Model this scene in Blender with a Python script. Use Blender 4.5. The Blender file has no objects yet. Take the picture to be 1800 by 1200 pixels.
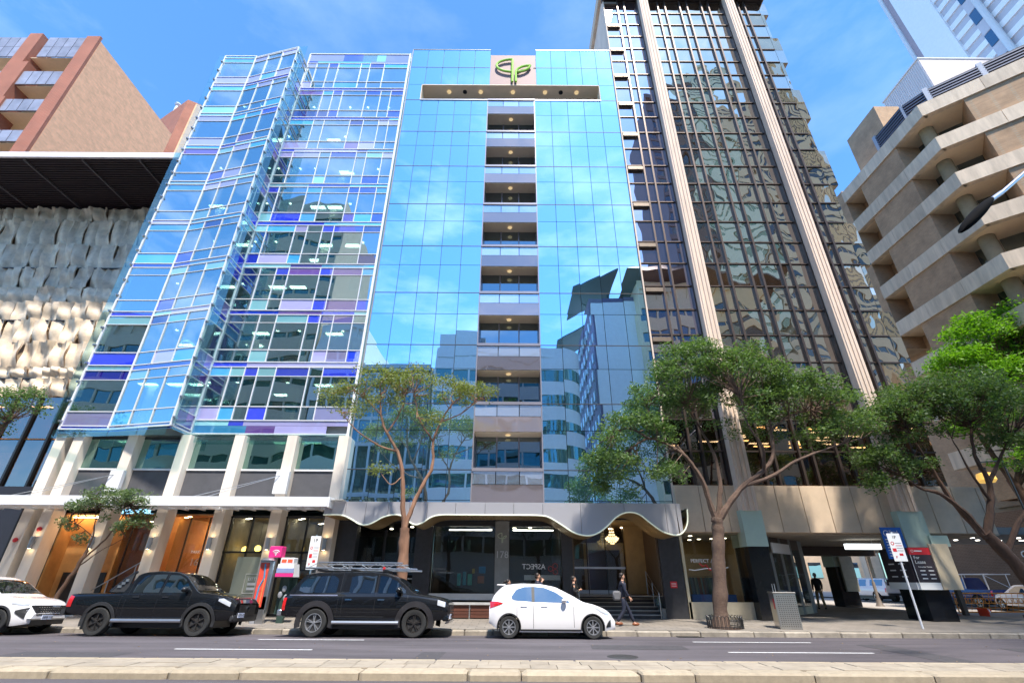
import bpy, bmesh, math, random
import numpy as np
from mathutils import Vector, Matrix, noise
random.seed(7); RNG = np.random.default_rng(7)
R_ = math.radians
sc = bpy.context.scene
COL = sc.collection
# ------------------------------------------------------------ camera, sky, sun, exposure
cam_d = bpy.data.cameras.new('camera'); cam = bpy.data.objects.new('camera', cam_d); COL.objects.link(cam)
cam_d.sensor_width = 36; cam_d.lens = 828 / 1800 * 36; cam_d.clip_start = .1; cam_d.clip_end = 3000
cam.location = (0, 0, 1.6)
cam.rotation_mode = 'QUATERNION'
cam.rotation_quaternion = (Matrix.Rotation(R_(90 + 26.7), 4, 'X') @ Matrix.Rotation(R_(0.35), 4, 'Z')).to_quaternion()
sc.camera = cam
SUN_AZ, SUN_EL = R_(163), R_(61.5)
W = bpy.data.worlds.new('World'); sc.world = W; W.use_nodes = True
nt = W.node_tree; N = nt.nodes; L = nt.links; N.clear()
out = N.new('ShaderNodeOutputWorld'); bg = N.new('ShaderNodeBackground'); sky = N.new('ShaderNodeTexSky')
sky.sky_type = 'NISHITA'; sky.sun_disc = False; sky.sun_elevation = SUN_EL; sky.sun_rotation = SUN_AZ
sky.air_density = 1.0; sky.dust_density = .3; sky.ozone_density = 2.0
tc = N.new('ShaderNodeTexCoord'); mp = N.new('ShaderNodeMapping'); mp.inputs['Scale'].default_value = (1.2, 1.2, 3.2)
nz = N.new('ShaderNodeTexNoise'); nz.inputs['Scale'].default_value = 3.1; nz.inputs['Detail'].default_value = 9; nz.inputs['Roughness'].default_value = .58
cr = N.new('ShaderNodeValToRGB'); cr.color_ramp.elements[0].position = .48; cr.color_ramp.elements[1].position = .86
cr.color_ramp.elements[0].color = (0, 0, 0, 1); cr.color_ramp.elements[1].color = (.55, .55, .55, 1)
gm = N.new('ShaderNodeMixRGB'); gm.blend_type = 'MULTIPLY'; gm.inputs[0].default_value = 1; gm.inputs[2].default_value = (.53, .90, 1.18, 1)
mx = N.new('ShaderNodeMixRGB'); mx.inputs[2].default_value = (8, 8.6, 9.5, 1)
L.new(tc.outputs['Generated'], mp.inputs[0]); L.new(mp.outputs[0], nz.inputs[0]); L.new(nz.outputs['Fac'], cr.inputs[0])
spw = N.new('ShaderNodeSeparateXYZ'); L.new(tc.outputs['Generated'], spw.inputs[0]); mw = N.new('ShaderNodeMapRange'); mw.inputs['From Min'].default_value = -.5; mw.inputs['From Max'].default_value = .5; mw.inputs['To Min'].default_value = 1; mw.inputs['To Max'].default_value = .14; L.new(spw.outputs[1], mw.inputs[0])
ml = N.new('ShaderNodeMath'); ml.operation = 'MULTIPLY'; L.new(cr.outputs[0], ml.inputs[0]); L.new(mw.outputs[0], ml.inputs[1])   # the cloud thins out towards the north
L.new(sky.outputs[0], gm.inputs[1]); L.new(ml.outputs[0], mx.inputs[0]); L.new(gm.outputs[0], mx.inputs[1])
L.new(mx.outputs[0], bg.inputs[0]); bg.inputs[1].default_value = .135; L.new(bg.outputs[0], out.inputs[0])
sd = bpy.data.lights.new('sun', 'SUN'); sun = bpy.data.objects.new('sun', sd); COL.objects.link(sun)
sd.energy = 3.3; sd.angle = R_(4); sd.color = (1, .93, .82)
sv = Vector((math.sin(SUN_AZ) * math.cos(SUN_EL), math.cos(SUN_AZ) * math.cos(SUN_EL), math.sin(SUN_EL)))
sun.rotation_euler = (-sv).to_track_quat('-Z', 'Y').to_euler()
sc.view_settings.view_transform = 'Standard'; sc.view_settings.look = 'None'; sc.view_settings.gamma = 1
sc.view_settings.use_curve_mapping = False
sc.view_settings.exposure = 1.36
sc.cycles.max_bounces = 8; sc.cycles.transparent_max_bounces = 16; sc.cycles.glossy_bounces = 4

# ------------------------------------------------------------ helpers
class MB:
    def __init__(s): s.v = []; s.f = []
    def add(s, vs, fs):
        n = len(s.v); s.v += [tuple(v) for v in vs]; s.f += [tuple(i + n for i in f) for f in fs]; return s
    def box(s, x0, y0, z0, x1, y1, z1):
        return s.add([(x0,y0,z0),(x1,y0,z0),(x1,y1,z0),(x0,y1,z0),(x0,y0,z1),(x1,y0,z1),(x1,y1,z1),(x0,y1,z1)],
                     [(3,2,1,0),(4,5,6,7),(0,1,5,4),(1,2,6,5),(2,3,7,6),(3,0,4,7)])
    def bev(s, x0, y0, z0, x1, y1, z1, b=.02):      # box with chamfered vertical and top edges
        bm = bmesh.new(); bmesh.ops.create_cube(bm, size=1)
        for v in bm.verts: v.co = Vector(((x0+x1)/2 + v.co.x*(x1-x0), (y0+y1)/2 + v.co.y*(y1-y0), (z0+z1)/2 + v.co.z*(z1-z0)))
        bmesh.ops.bevel(bm, geom=bm.edges[:], offset=b, segments=1, affect='EDGES')
        bm.verts.index_update()
        s.add([v.co[:] for v in bm.verts], [[v.index for v in f.verts] for f in bm.faces]); bm.free(); return s
    def prism(s, poly, a0, a1, axis='y'):            # poly in the other two coordinates
        n = len(poly)
        def P(p, a): return (p[0], a, p[1]) if axis == 'y' else ((a, p[0], p[1]) if axis == 'x' else (p[0], p[1], a))
        vs = [P(p, a0) for p in poly] + [P(p, a1) for p in poly]
        fs = [tuple(range(n))[::-1], tuple(range(n, 2*n))] + [(i, (i+1) % n, n + (i+1) % n, n + i) for i in range(n)]
        return s.add(vs, fs)
    def hexa(s, b, t): return s.add(list(b) + list(t), [(3,2,1,0),(4,5,6,7),(0,1,5,4),(1,2,6,5),(2,3,7,6),(3,0,4,7)])
    def tube(s, pts, rad, n=8, caps=True):
        pts = [Vector(p) for p in pts]
        if not hasattr(rad, '__len__'): rad = [rad] * len(pts)
        prev = None; rings = []
        for i, p in enumerate(pts):
            d = (pts[min(i+1, len(pts)-1)] - pts[max(i-1, 0)]).normalized()
            a = Vector((0,0,1)) if abs(d.z) < .9 else Vector((1,0,0))
            if prev is not None: a = prev
            u = (a - d * a.dot(d)).normalized(); w = d.cross(u); prev = u
            rings.append([p + (u*math.cos(2*math.pi*k/n) + w*math.sin(2*math.pi*k/n)) * rad[i] for k in range(n)])
        vs = [v[:] for r in rings for v in r]; fs = []
        for i in range(len(pts)-1):
            for k in range(n): fs.append((i*n+k, i*n+(k+1) % n, (i+1)*n+(k+1) % n, (i+1)*n+k))
        if caps: fs += [tuple(range(n))[::-1], tuple(range((len(pts)-1)*n, len(pts)*n))]
        return s.add(vs, fs)
    def lathe(s, prof, n=24, axis='z', c=(0,0,0)):
        vs = []; m = len(prof)
        for k in range(n):
            a = 2*math.pi*k/n
            for r, h in prof:
                x, y = r*math.cos(a), r*math.sin(a)
                p = (x, y, h) if axis == 'z' else ((x, h, y) if axis == 'y' else (h, x, y))
                vs.append((p[0]+c[0], p[1]+c[1], p[2]+c[2]))
        fs = [(k*m+j, k*m+j+1, ((k+1) % n)*m+j+1, ((k+1) % n)*m+j) for k in range(n) for j in range(m-1)]
        return s.add(vs, fs)
    def ball(s, c, r, n=10):
        if not hasattr(r, '__len__'): r = (r, r, r)
        vs = []; m = n // 2 + 1
        for k in range(n):
            for j in range(m):
                a = 2*math.pi*k/n; b = math.pi*j/(m-1)
                vs.append((c[0]+r[0]*math.sin(b)*math.cos(a), c[1]+r[1]*math.sin(b)*math.sin(a), c[2]+r[2]*math.cos(b)))
        return s.add(vs, [(k*m+j, k*m+j+1, ((k+1) % n)*m+j+1, ((k+1) % n)*m+j) for k in range(n) for j in range(m-1)])
    def mesh(s, name, mat, smooth=False):
        me = bpy.data.meshes.new(name); me.from_pydata(s.v, [], s.f)
        if mat: me.materials.append(mat)
        if smooth:
            me.polygons.foreach_set('use_smooth', [True]*len(me.polygons)); me.set_sharp_from_angle(angle=R_(40))
        me.update(); return me
    def build(s, name, mat, parent=None, smooth=False, fix=False, loc=None):
        me = s.mesh(name, mat, smooth)
        if fix: fixn(me)
        return link(name, me, parent, loc)
def fixn(me):
    bm = bmesh.new(); bm.from_mesh(me); bmesh.ops.recalc_face_normals(bm, faces=bm.faces); bm.to_mesh(me); bm.free()
def link(name, me, parent=None, loc=None, rot=None, scale=None):
    o = bpy.data.objects.new(name, me); COL.objects.link(o)
    if parent: o.parent = parent
    if loc: o.location = loc
    if rot: o.rotation_euler = rot
    if scale: o.scale = scale
    return o
def tag(o, label=None, cat=None, group=None, kind=None):
    if label: o['label'] = label
    if cat: o['category'] = cat
    if group: o['group'] = group
    if kind: o['kind'] = kind
    return o
def thing(name, label, cat, loc=(0,0,0), rz=0, group=None):
    o = bpy.data.objects.new(name, None); COL.objects.link(o); o.location = loc; o.rotation_euler = (0,0,rz); o.empty_display_size = .3
    return tag(o, label, cat, group)
def box(name, mat, parent, *b): return MB().box(*b).build(name, mat, parent)
def struct(name, mb, mat): return tag(mb.build(name, mat), kind='structure')
_unit = {}
def pane(name, mat, parent, x0, x1, y, z0, z1, t=.04):   # box piece sharing one unit mesh per material (front at y)
    k = (name, mat.name)
    if k not in _unit: _unit[k] = MB().box(-.5,0,-.5,.5,1,.5).mesh(name, mat)
    return link(name, _unit[k], parent, ((x0+x1)/2, y, (z0+z1)/2), None, (x1-x0, t, z1-z0))
def vpane(name, mat, parent, p0, p1, z0, z1, t=.04):     # same, along a plan segment p0->p1 (front faces right-hand side)
    k = (name, mat.name)
    if k not in _unit: _unit[k] = MB().box(-.5,0,-.5,.5,1,.5).mesh(name, mat)
    dx, dy = p1[0]-p0[0], p1[1]-p0[1]
    return link(name, _unit[k], parent, ((p0[0]+p1[0])/2, (p0[1]+p1[1])/2, (z0+z1)/2), (0,0,math.atan2(dy, dx)), (math.hypot(dx, dy), t, z1-z0))
def lerp2(p, q, t): return (p[0]+(q[0]-p[0])*t, p[1]+(q[1]-p[1])*t)
def text(s, size, mat, parent, loc, rot=(90,0,0), name='lettering', ext=.006, sx=1, align='CENTER'):
    c = bpy.data.curves.new(name, 'FONT'); c.body = s; c.size = size; c.extrude = ext; c.align_x = align; c.resolution_u = 2
    o = bpy.data.objects.new(name, c); COL.objects.link(o)
    me = bpy.data.meshes.new_from_object(o.evaluated_get(bpy.context.evaluated_depsgraph_get())); me.name = name
    bpy.data.objects.remove(o); me.materials.clear(); me.materials.append(mat)
    return link(name, me, parent, loc, tuple(R_(a) for a in rot), (sx, abs(sx), 1))
def bake(o):
    dg = bpy.context.evaluated_depsgraph_get(); dg.update()
    me = bpy.data.meshes.new_from_object(o.evaluated_get(dg)); o.modifiers.clear(); o.data = me; return o

# ------------------------------------------------------------ materials
def nodes(name):
    m = bpy.data.materials.new(name); m.use_nodes = True; t = m.node_tree; t.nodes.clear(); return m, t.nodes, t.links
def mat(name, c, rough=.6, metal=0, var=.12, scale=2.5, bump=0, bscale=30, coat=0, emit=None, es=0, spec=.5, c2=None, tiles=None, stretch=(1,1,1)):
    m, N, L = nodes(name)
    o = N.new('ShaderNodeOutputMaterial'); b = N.new('ShaderNodeBsdfPrincipled'); L.new(b.outputs[0], o.inputs[0])
    b.inputs['Roughness'].default_value = rough; b.inputs['Metallic'].default_value = metal; b.inputs['Specular IOR Level'].default_value = spec
    if coat: b.inputs['Coat Weight'].default_value = coat; b.inputs['Coat Roughness'].default_value = .03
    g = N.new('ShaderNodeNewGeometry'); mp = N.new('ShaderNodeMapping'); mp.inputs['Scale'].default_value = stretch; L.new(g.outputs['Position'], mp.inputs[0])
    n = N.new('ShaderNodeTexNoise'); n.inputs['Scale'].default_value = scale; n.inputs['Detail'].default_value = 6; n.inputs['Roughness'].default_value = .65
    L.new(mp.outputs[0], n.inputs[0])
    r = N.new('ShaderNodeValToRGB'); r.color_ramp.elements[0].position = .3; r.color_ramp.elements[1].position = .7
    d = c2 or tuple(min(1, x*(1+var)) for x in c); a = tuple(x*(1-var) for x in c)
    r.color_ramp.elements[0].color = (*a, 1); r.color_ramp.elements[1].color = (*d, 1)
    L.new(n.outputs['Fac'], r.inputs[0]); last = r.outputs[0]
    oi = N.new('ShaderNodeObjectInfo'); hv = N.new('ShaderNodeHueSaturation'); mr = N.new('ShaderNodeMapRange')
    mr.inputs['To Min'].default_value = 1-var*.6; mr.inputs['To Max'].default_value = 1+var*.6
    L.new(oi.outputs['Random'], mr.inputs[0]); L.new(mr.outputs[0], hv.inputs['Value']); L.new(last, hv.inputs['Color']); last = hv.outputs[0]
    if tiles:   # fine joints too small to build: brick texture (w, h, mortar colour, axes)
        bk = N.new('ShaderNodeTexBrick'); bk.inputs['Scale'].default_value = 1; bk.inputs['Brick Width'].default_value = tiles[0]; bk.inputs['Row Height'].default_value = tiles[1]
        bk.inputs['Mortar Size'].default_value = tiles[2]; bk.inputs['Color1'].default_value = (*c, 1); bk.inputs['Color2'].default_value = (*[x*.84 for x in c], 1); bk.inputs['Mortar'].default_value = (*tiles[3], 1)
        sp = N.new('ShaderNodeSeparateXYZ'); cb = N.new('ShaderNodeCombineXYZ'); L.new(g.outputs['Position'], sp.inputs[0]); ad = N.new('ShaderNodeMath'); ad.operation = 'ADD'
        L.new(sp.outputs[0], ad.inputs[0]); L.new(sp.outputs[1], ad.inputs[1]); L.new(ad.outputs[0] if len(tiles) < 5 else sp.outputs[0], cb.inputs[0]); L.new(sp.outputs[2 if len(tiles) < 5 else 1], cb.inputs[1]); L.new(cb.outputs[0], bk.inputs['Vector'])
        mm = N.new('ShaderNodeMixRGB'); mm.blend_type = 'MULTIPLY'; mm.inputs[0].default_value = 1
        gn = N.new('ShaderNodeMapRange'); gn.inputs['From Min'].default_value = .25; gn.inputs['From Max'].default_value = .75; gn.inputs['To Min'].default_value = 1-var; gn.inputs['To Max'].default_value = 1+var
        L.new(n.outputs['Fac'], gn.inputs[0]); L.new(bk.outputs[0], mm.inputs[1]); L.new(gn.outputs[0], mm.inputs[2]); last = mm.outputs[0]
    L.new(last, b.inputs['Base Color'])
    if bump:
        n2 = N.new('ShaderNodeTexNoise'); n2.inputs['Scale'].default_value = bscale; n2.inputs['Detail'].default_value = 4; L.new(mp.outputs[0], n2.inputs[0])
        bp = N.new('ShaderNodeBump'); bp.inputs['Strength'].default_value = bump; bp.inputs['Distance'].default_value = .02; L.new(n2.outputs['Fac'], bp.inputs['Height']); L.new(bp.outputs[0], b.inputs['Normal'])
    if emit: b.inputs['Emission Color'].default_value = (*emit, 1); b.inputs['Emission Strength'].default_value = es
    return m
def glass(name, tint, body, refl=.6, through=0, wob=.004, wscale=.6, tilt=.004, tcol=(.5,.6,.6), rough=.003, stretch=(1,1,.5), rmax=None):
    """reflective pane: glossy (tint) over a body that is part diffuse, part see-through"""
    m, N, L = nodes(name)
    o = N.new('ShaderNodeOutputMaterial'); g = N.new('ShaderNodeNewGeometry'); oi = N.new('ShaderNodeObjectInfo')
    wn = N.new('ShaderNodeTexWhiteNoise'); wn.noise_dimensions = '1D'; L.new(oi.outputs['Random'], wn.inputs['W'])
    def vm(op, a, b=None, s=None):
        v = N.new('ShaderNodeVectorMath'); v.operation = op
        for i, q in enumerate((a, b)):
            if q is None: continue
            if isinstance(q, tuple): v.inputs[i].default_value = q
            else: L.new(q, v.inputs[i])
        if s is not None: v.inputs['Scale'].default_value = s
        return v.outputs[0]
    t = vm('SCALE', vm('SUBTRACT', wn.outputs['Color'], (.5,.5,.5)), s=tilt*2)
    mp = N.new('ShaderNodeMapping'); mp.inputs['Scale'].default_value = stretch; L.new(g.outputs['Position'], mp.inputs[0])
    off = vm('ADD', mp.outputs[0], vm('SCALE', wn.outputs['Color'], s=7.0))
    nz = N.new('ShaderNodeTexNoise'); nz.inputs['Scale'].default_value = wscale; nz.inputs['Detail'].default_value = 1.5; L.new(off, nz.inputs[0])
    w = vm('SCALE', vm('SUBTRACT', nz.outputs['Color'], (.5,.5,.5)), s=wob*2)
    nn = vm('NORMALIZE', vm('ADD', vm('ADD', g.outputs['Normal'], t), w))
    gl = N.new('ShaderNodeBsdfGlossy'); gl.inputs['Color'].default_value = (*tint, 1); gl.inputs['Roughness'].default_value = rough; L.new(nn, gl.inputs['Normal'])
    df = N.new('ShaderNodeBsdfDiffuse'); df.inputs['Color'].default_value = (*body, 1)
    hv = N.new('ShaderNodeHueSaturation'); hv.inputs['Color'].default_value = (*body, 1); mr = N.new('ShaderNodeMapRange'); mr.inputs['To Min'].default_value = .6; mr.inputs['To Max'].default_value = 1.4
    L.new(wn.outputs['Value'], mr.inputs[0]); L.new(mr.outputs[0], hv.inputs['Value']); L.new(hv.outputs[0], df.inputs['Color'])
    base = df.outputs[0]
    if through:
        tr = N.new('ShaderNodeBsdfTransparent'); tr.inputs['Color'].default_value = (*tcol, 1); ms = N.new('ShaderNodeMixShader'); ms.inputs[0].default_value = through
        L.new(base, ms.inputs[1]); L.new(tr.outputs[0], ms.inputs[2]); base = ms.outputs[0]
    lw = N.new('ShaderNodeLayerWeight'); lw.inputs['Blend'].default_value = .5; mf = N.new('ShaderNodeMapRange'); mf.inputs['To Min'].default_value = refl; mf.inputs['To Max'].default_value = (rmax or min(1, refl+.35))
    pw = N.new('ShaderNodeMath'); pw.operation = 'POWER'; pw.inputs[1].default_value = 3; L.new(lw.outputs['Facing'], pw.inputs[0]); L.new(pw.outputs[0], mf.inputs[0]); mix = N.new('ShaderNodeMixShader'); L.new(mf.outputs[0], mix.inputs[0]); L.new(base, mix.inputs[1]); L.new(gl.outputs[0], mix.inputs[2])
    L.new(mix.outputs[0], o.inputs[0]); return m
def emis(name, c, s):
    m, N, L = nodes(name); o = N.new('ShaderNodeOutputMaterial'); e = N.new('ShaderNodeEmission'); e.inputs[0].default_value = (*c, 1); e.inputs[1].default_value = s; L.new(e.outputs[0], o.inputs[0]); return m
def leafmat(name, a, b):
    m, N, L = nodes(name); o = N.new('ShaderNodeOutputMaterial'); g = N.new('ShaderNodeNewGeometry')
    n = N.new('ShaderNodeTexNoise'); n.inputs['Scale'].default_value = 3.2; n.inputs['Detail'].default_value = 8; n.inputs['Roughness'].default_value = .8; L.new(g.outputs['Position'], n.inputs[0])
    r = N.new('ShaderNodeValToRGB'); r.color_ramp.elements[0].position = .32; r.color_ramp.elements[1].position = .68; r.color_ramp.elements[0].color = (*a, 1); r.color_ramp.elements[1].color = (*b, 1); L.new(n.outputs['Fac'], r.inputs[0])
    p = N.new('ShaderNodeBsdfPrincipled'); p.inputs['Roughness'].default_value = .5; p.inputs['Specular IOR Level'].default_value = .3; L.new(r.outputs[0], p.inputs['Base Color'])
    t = N.new('ShaderNodeBsdfTranslucent'); mm = N.new('ShaderNodeMixRGB'); mm.blend_type = 'MULTIPLY'; mm.inputs[0].default_value = 1; mm.inputs[2].default_value = (1.3,1.5,.6,1); L.new(r.outputs[0], mm.inputs[1]); L.new(mm.outputs[0], t.inputs[0])
    mx = N.new('ShaderNodeMixShader'); mx.inputs[0].default_value = .35; L.new(p.outputs[0], mx.inputs[1]); L.new(t.outputs[0], mx.inputs[2]); L.new(mx.outputs[0], o.inputs[0]); return m

concrete = mat('concrete', (.46,.43,.39), .85, bump=.15, bscale=40, var=.12, scale=1.2)
pale_conc = mat('pale_concrete', (.74,.65,.56), .8, bump=.1, var=.1, scale=1.5, stretch=(1,1,.25))
tan_conc = mat('tan_concrete', (.60,.46,.33), .8, bump=.2, bscale=60, var=.1, scale=1.6)
pink_conc = mat('ribbed_pinkish_concrete', (.68,.53,.42), .85, bump=.3, bscale=25, var=.1, scale=1.4, stretch=(1,1,.3))
brown_metal = mat('bronze_metal', (.09,.065,.055), .4, .6, var=.15)
white_paint = mat('white_paint', (.70,.70,.72), .35, var=.03)
grey_metal = mat('grey_metal', (.36,.37,.40), .35, .3, var=.05)
silver = mat('silver_metal', (.55,.56,.58), .3, .9, var=.05)
steel = mat('brushed_steel', (.55,.52,.48), .28, .95, var=.1, scale=6, stretch=(4,4,.3))
dark = mat('dark_backing', (.02,.022,.026), .6, var=.1)
black = mat('black_paint', (.015,.015,.017), .35, var=.1)
dark_stone = mat('dark_stone', (.045,.045,.05), .3, var=.2, scale=5)
grey_stone = mat('grey_stone', (.22,.225,.22), .5, var=.12, scale=4, bump=.05)
charcoal = mat('charcoal_render', (.075,.075,.085), .8, var=.15, bump=.2)
spandrel_grey = mat('grey_spandrel_sheet', (.30,.28,.31), .25, .35, var=.08, scale=.6)
soffit_beige = mat('beige_soffit', (.84,.66,.46), .8, var=.05)
pink_panel = mat('pink_panel', (.27,.15,.145), .6, var=.05)
leaf_green = mat('lime_green_paint', (.34,.60,.05), .4, var=.04)
rubber = mat('rubber', (.02,.02,.02), .85, var=.2)
wood = mat('dark_wood', (.10,.035,.022), .5, var=.2, scale=3, stretch=(.3,1,8))
lamp_warm = emis('warm_lamp', (1,.68,.32), 13)
lamp_white = emis('white_lamp', (1,.95,.85), 6)
lamp_ceiling = emis('ceiling_lamp', (1,.90,.68), 7)
white_letter = mat('white_letters', (.8,.8,.8), .5, var=.02)
red_sign = mat('red_sign', (.62,.03,.04), .4, var=.03)
brick_front = mat('red_brick', (.34,.085,.04), .85, var=.2, scale=.6, tiles=(.46,.16,.018,(.42,.25,.18)), bump=.2)
brick_side = mat('sunlit_brick', (.92,.46,.24), .85, var=.14, scale=1.6, tiles=(.6,.2,.02,(.85,.46,.28)), bump=.2)  # brick of the side walls, lightened to peach: sunlight put into the colour
brown_brick = mat('brown_brick', (.50,.30,.17), .88, var=.26, scale=.8, tiles=(.30,.10,.014,(.42,.32,.22)), bump=.2)
# ------------------------------------------------------------ ground, roads, kerbs
asphalt = mat('asphalt', (.105,.09,.10), .85, var=.38, scale=.7, bump=.25, bscale=90, stretch=(.25,1.6,1))
paint = mat('road_paint', (.62,.62,.62), .7, var=.15, scale=8)
paving = mat('footpath_pavers', (.235,.205,.175), .85, var=.22, scale=.8, tiles=(.6,.4,.012,(.10,.09,.08),'xy'), bump=.12)
paver_m = mat('median_paver_stone', (.29,.245,.19), .85, var=.16, scale=3, bump=.2)
kerb_m = mat('kerb_granite', (.35,.29,.21), .8, var=.16, scale=7, bump=.35, bscale=80)
kerb_far_m = mat('worn_kerb_concrete', (.30,.26,.21), .85, var=.28, scale=2.4, bump=.3)
pale_pave = mat('pale_side_paving', (.36,.32,.28), .85, var=.1)
struct('ground', MB().add([(-900,-900,-.2),(900,-900,-.2),(900,1200,-.2),(-900,1200,-.2)], [(0,1,2,3)]), asphalt)
ro = MB()
ys = [(-13,0),(10.2,0),(13,.0),(16,0),(18.6,-.11)]
for (ya,za),(yb,zb) in zip(ys, ys[1:]): ro.add([(-120,ya,za),(160,ya,za),(160,yb,zb),(-120,yb,zb)], [(0,1,2,3)])
struct('road', ro, asphalt)
ma = MB()
def dash(x0, x1, y, w=.1, z=.006): ma.add([(x0,y,z),(x1,y,z),(x1,y+w,z),(x0,y+w,z)], [(0,1,2,3)])
for x0, x1 in ((-22.3,-18.9),(-8.3,-4.9),(5.4,9.0),(19.5,23)): dash(x0, x1, 13.8)
for x0, x1 in ((-21.5,-18.2),(-7.25,-4.2),(5.25,8.65),(18.5,22)): dash(x0, x1, 15.92)
dash(12.2, 60, 12.02, .09)
struct('road_marking', ma, paint)
ft = MB(); ft.add([(-120,18.78,.052),(22.5,18.78,.052),(22.5,23.6,.13),(-120,23.6,.13)], [(0,1,2,3)])
ft.add([(22.5,18.78,.052),(36,18.78,.052),(36,23.6,.10),(22.5,23.6,.13)], [(0,1,2,3)])
ft.add([(7,23.6,.13),(22.6,23.6,.13),(22.6,70,.14),(7,70,.14)], [(0,1,2,3)])
fo = struct('footpath', ft, paving)
struct('side_street', MB().add([(22.62,23.6,.0),(33,23.6,.0),(33,140,.0),(22.62,140,.0)], [(0,1,2,3)]).add([(33,23.6,.1),(120,23.6,.1),(120,140,.1),(33,140,.1)],[(0,1,2,3)]), pale_pave)
struct('opposite_footpath', MB().box(-120,-15,-.1,160,-11,.12), paving)
kerb = struct('kerb', MB().box(-120,18.5,-.16,-26,18.77,.05).box(30,18.5,-.16,150,18.77,.05), kerb_far_m)
kmesh = [MB().bev(-.5,0,-.17,.5,.27,.05,b).mesh('kerb_stone', kerb_far_m, False) for b in (.025,.035)]
x = -26.0
while x < 30:
    w = random.uniform(.85,1.15)
    link('kerb_stone', random.choice(kmesh), kerb, (x+w/2, 18.5+random.uniform(-.006,.006), random.uniform(-.006,.004)), None, (w-.018,1,1)); x += w
med = struct('median', MB().box(-60,10.35,-.1,60,11.30,.112), kerb_far_m)
k2 = [MB().bev(-.5,0,-.12,.5,.40,.135,b).mesh('kerb_stone', kerb_m) for b in (.03,.045)]
k3 = [MB().bev(-.5,0,-.12,.5,.16,.132,.02).mesh('kerb_stone', kerb_m)]
x = -14.0
while x < 14:
    w = random.choice((.95,.95,1.25,1.9,2.1))
    link('kerb_stone', random.choice(k2), med, (x+w/2, 9.98+random.uniform(-.008,.008), random.uniform(-.006,.004)), (0,0,random.uniform(-.003,.003)), (w-.022,1,1)); x += w
x = -16.0
while x < 16:
    w = random.choice((.9,1.0,1.1)); link('kerb_stone', k3[0], med, (x+w/2, 11.28, random.uniform(-.004,.003)), None, (w-.012,1,1)); x += w
pm = MB().bev(-.5,-.5,0,.5,.5,.03,.006).mesh('paver', paver_m)
for row, (y0, y1) in enumerate(((10.39,10.83),(10.84,11.27))):
    x = -14.4 + row*.27
    while x < 14.4:
        w = random.choice((.45,.5,.55,.62)); link('paver', pm, med, (x+w/2, (y0+y1)/2, .105+random.uniform(-.005,.004)), (random.uniform(-.004,.004),random.uniform(-.004,.004),0), (w-.012,y1-y0-.012,1)); x += w

patch_m = mat('asphalt_patch', (.055,.05,.055), .9, var=.2, scale=6, bump=.3, bscale=70)
pt = MB()
for x0, y0, x1, y1 in ((-11.5,12.4,-8.9,13.2),(2.1,14.3,4.6,15.1),(9.6,12.3,10.4,15.6),(-2.2,11.5,-1.6,13.6),(13,14.2,17,14.9)):
    pt.add([(x0,y0,.004),(x1,y0+random.uniform(-.05,.05),.004),(x1+.05,y1,.004),(x0+.08,y1+random.uniform(-.06,.06),.004)], [(0,1,2,3)])
for k in range(7):
    x = -13+4.4*k; p = [(x+j*.5, 12.0+random.uniform(0,3.2)) for j in (0,)][0]; P_ = [p]
    for j in range(9): P_.append((P_[-1][0]+random.uniform(.1,.45), P_[-1][1]+random.uniform(-.12,.16)))
    for a, b in zip(P_, P_[1:]): pt.add([(a[0],a[1],.0045),(b[0],b[1],.0045),(b[0],b[1]+.022,.0045),(a[0],a[1]+.022,.0045)], [(0,1,2,3)])
struct('road_patch', pt, patch_m)
for x, y in ((5.9,18.28),(-9.0,18.28)):
    dg_ = thing('drain_grate', 'iron drain grate in the gutter by the ' + ('hatchback bonnet' if x > 0 else 'pickup nose'), 'drain', (x,y,-.095))
    for k in range(9): MB().box(-.36+.085*k,-.17,0,-.31+.085*k,.17,.02).build('grate_bar', black, dg_)
    MB().box(-.4,-.2,-.01,.45,-.17,.022).build('grate_frame', black, dg_)
mh = thing('manhole_cover', 'round iron manhole cover in the road before the white hatchback', 'manhole cover', (2.6,13.0,.0)); MB().lathe([(0,.012),(.28,.012),(.30,.004),(.34,.010),(.36,0)],24).build('lid', mat('cast_iron',(.06,.055,.055),.6,.5,var=.3,scale=14,bump=.6), mh, True)

# ------------------------------------------------------------ blue mirror office building
blue_glass = glass('blue_mirror_glass', (.56,.76,.92), (.06,.16,.20), refl=.85, wob=.0045, wscale=.45, tilt=.0035)
blue_vent = glass('dark_window_glass', (.45,.58,.68), (.006,.012,.015), refl=.45, wob=.004)
pale_glass = glass('pale_panel_glass', (.80,.88,1.0), (.30,.34,.42), refl=.55, wob=.012, wscale=.8, tilt=.004)
spand_gloss = glass('glossy_mauve_spandrel', (.60,.54,.55), (.22,.18,.18), refl=.42, wob=.03, wscale=.7, tilt=.004, rough=.03)
B = thing('office_building', 'blue mirror glass office tower with lime green sprout sign above a wavy grey canopy', 'building', (0,23,0))
BX0, BX1, CX0, CX1 = -7.92, 7.55, -1.88, 1.53
Y0 = 0.0
def bpart(name, m, *b): return box(name, m, B, *b)
bpart('backing_wall', dark, BX0+.02,.06,4.5, CX0-.02,.30,38.9)
bpart('backing_wall', dark, CX1+.02,.06,4.5, BX1-.02,.30,33.02)
bpart('backing_wall', dark, CX1+.3,.06,34.76, BX1-.02,.30,38.95)
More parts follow.
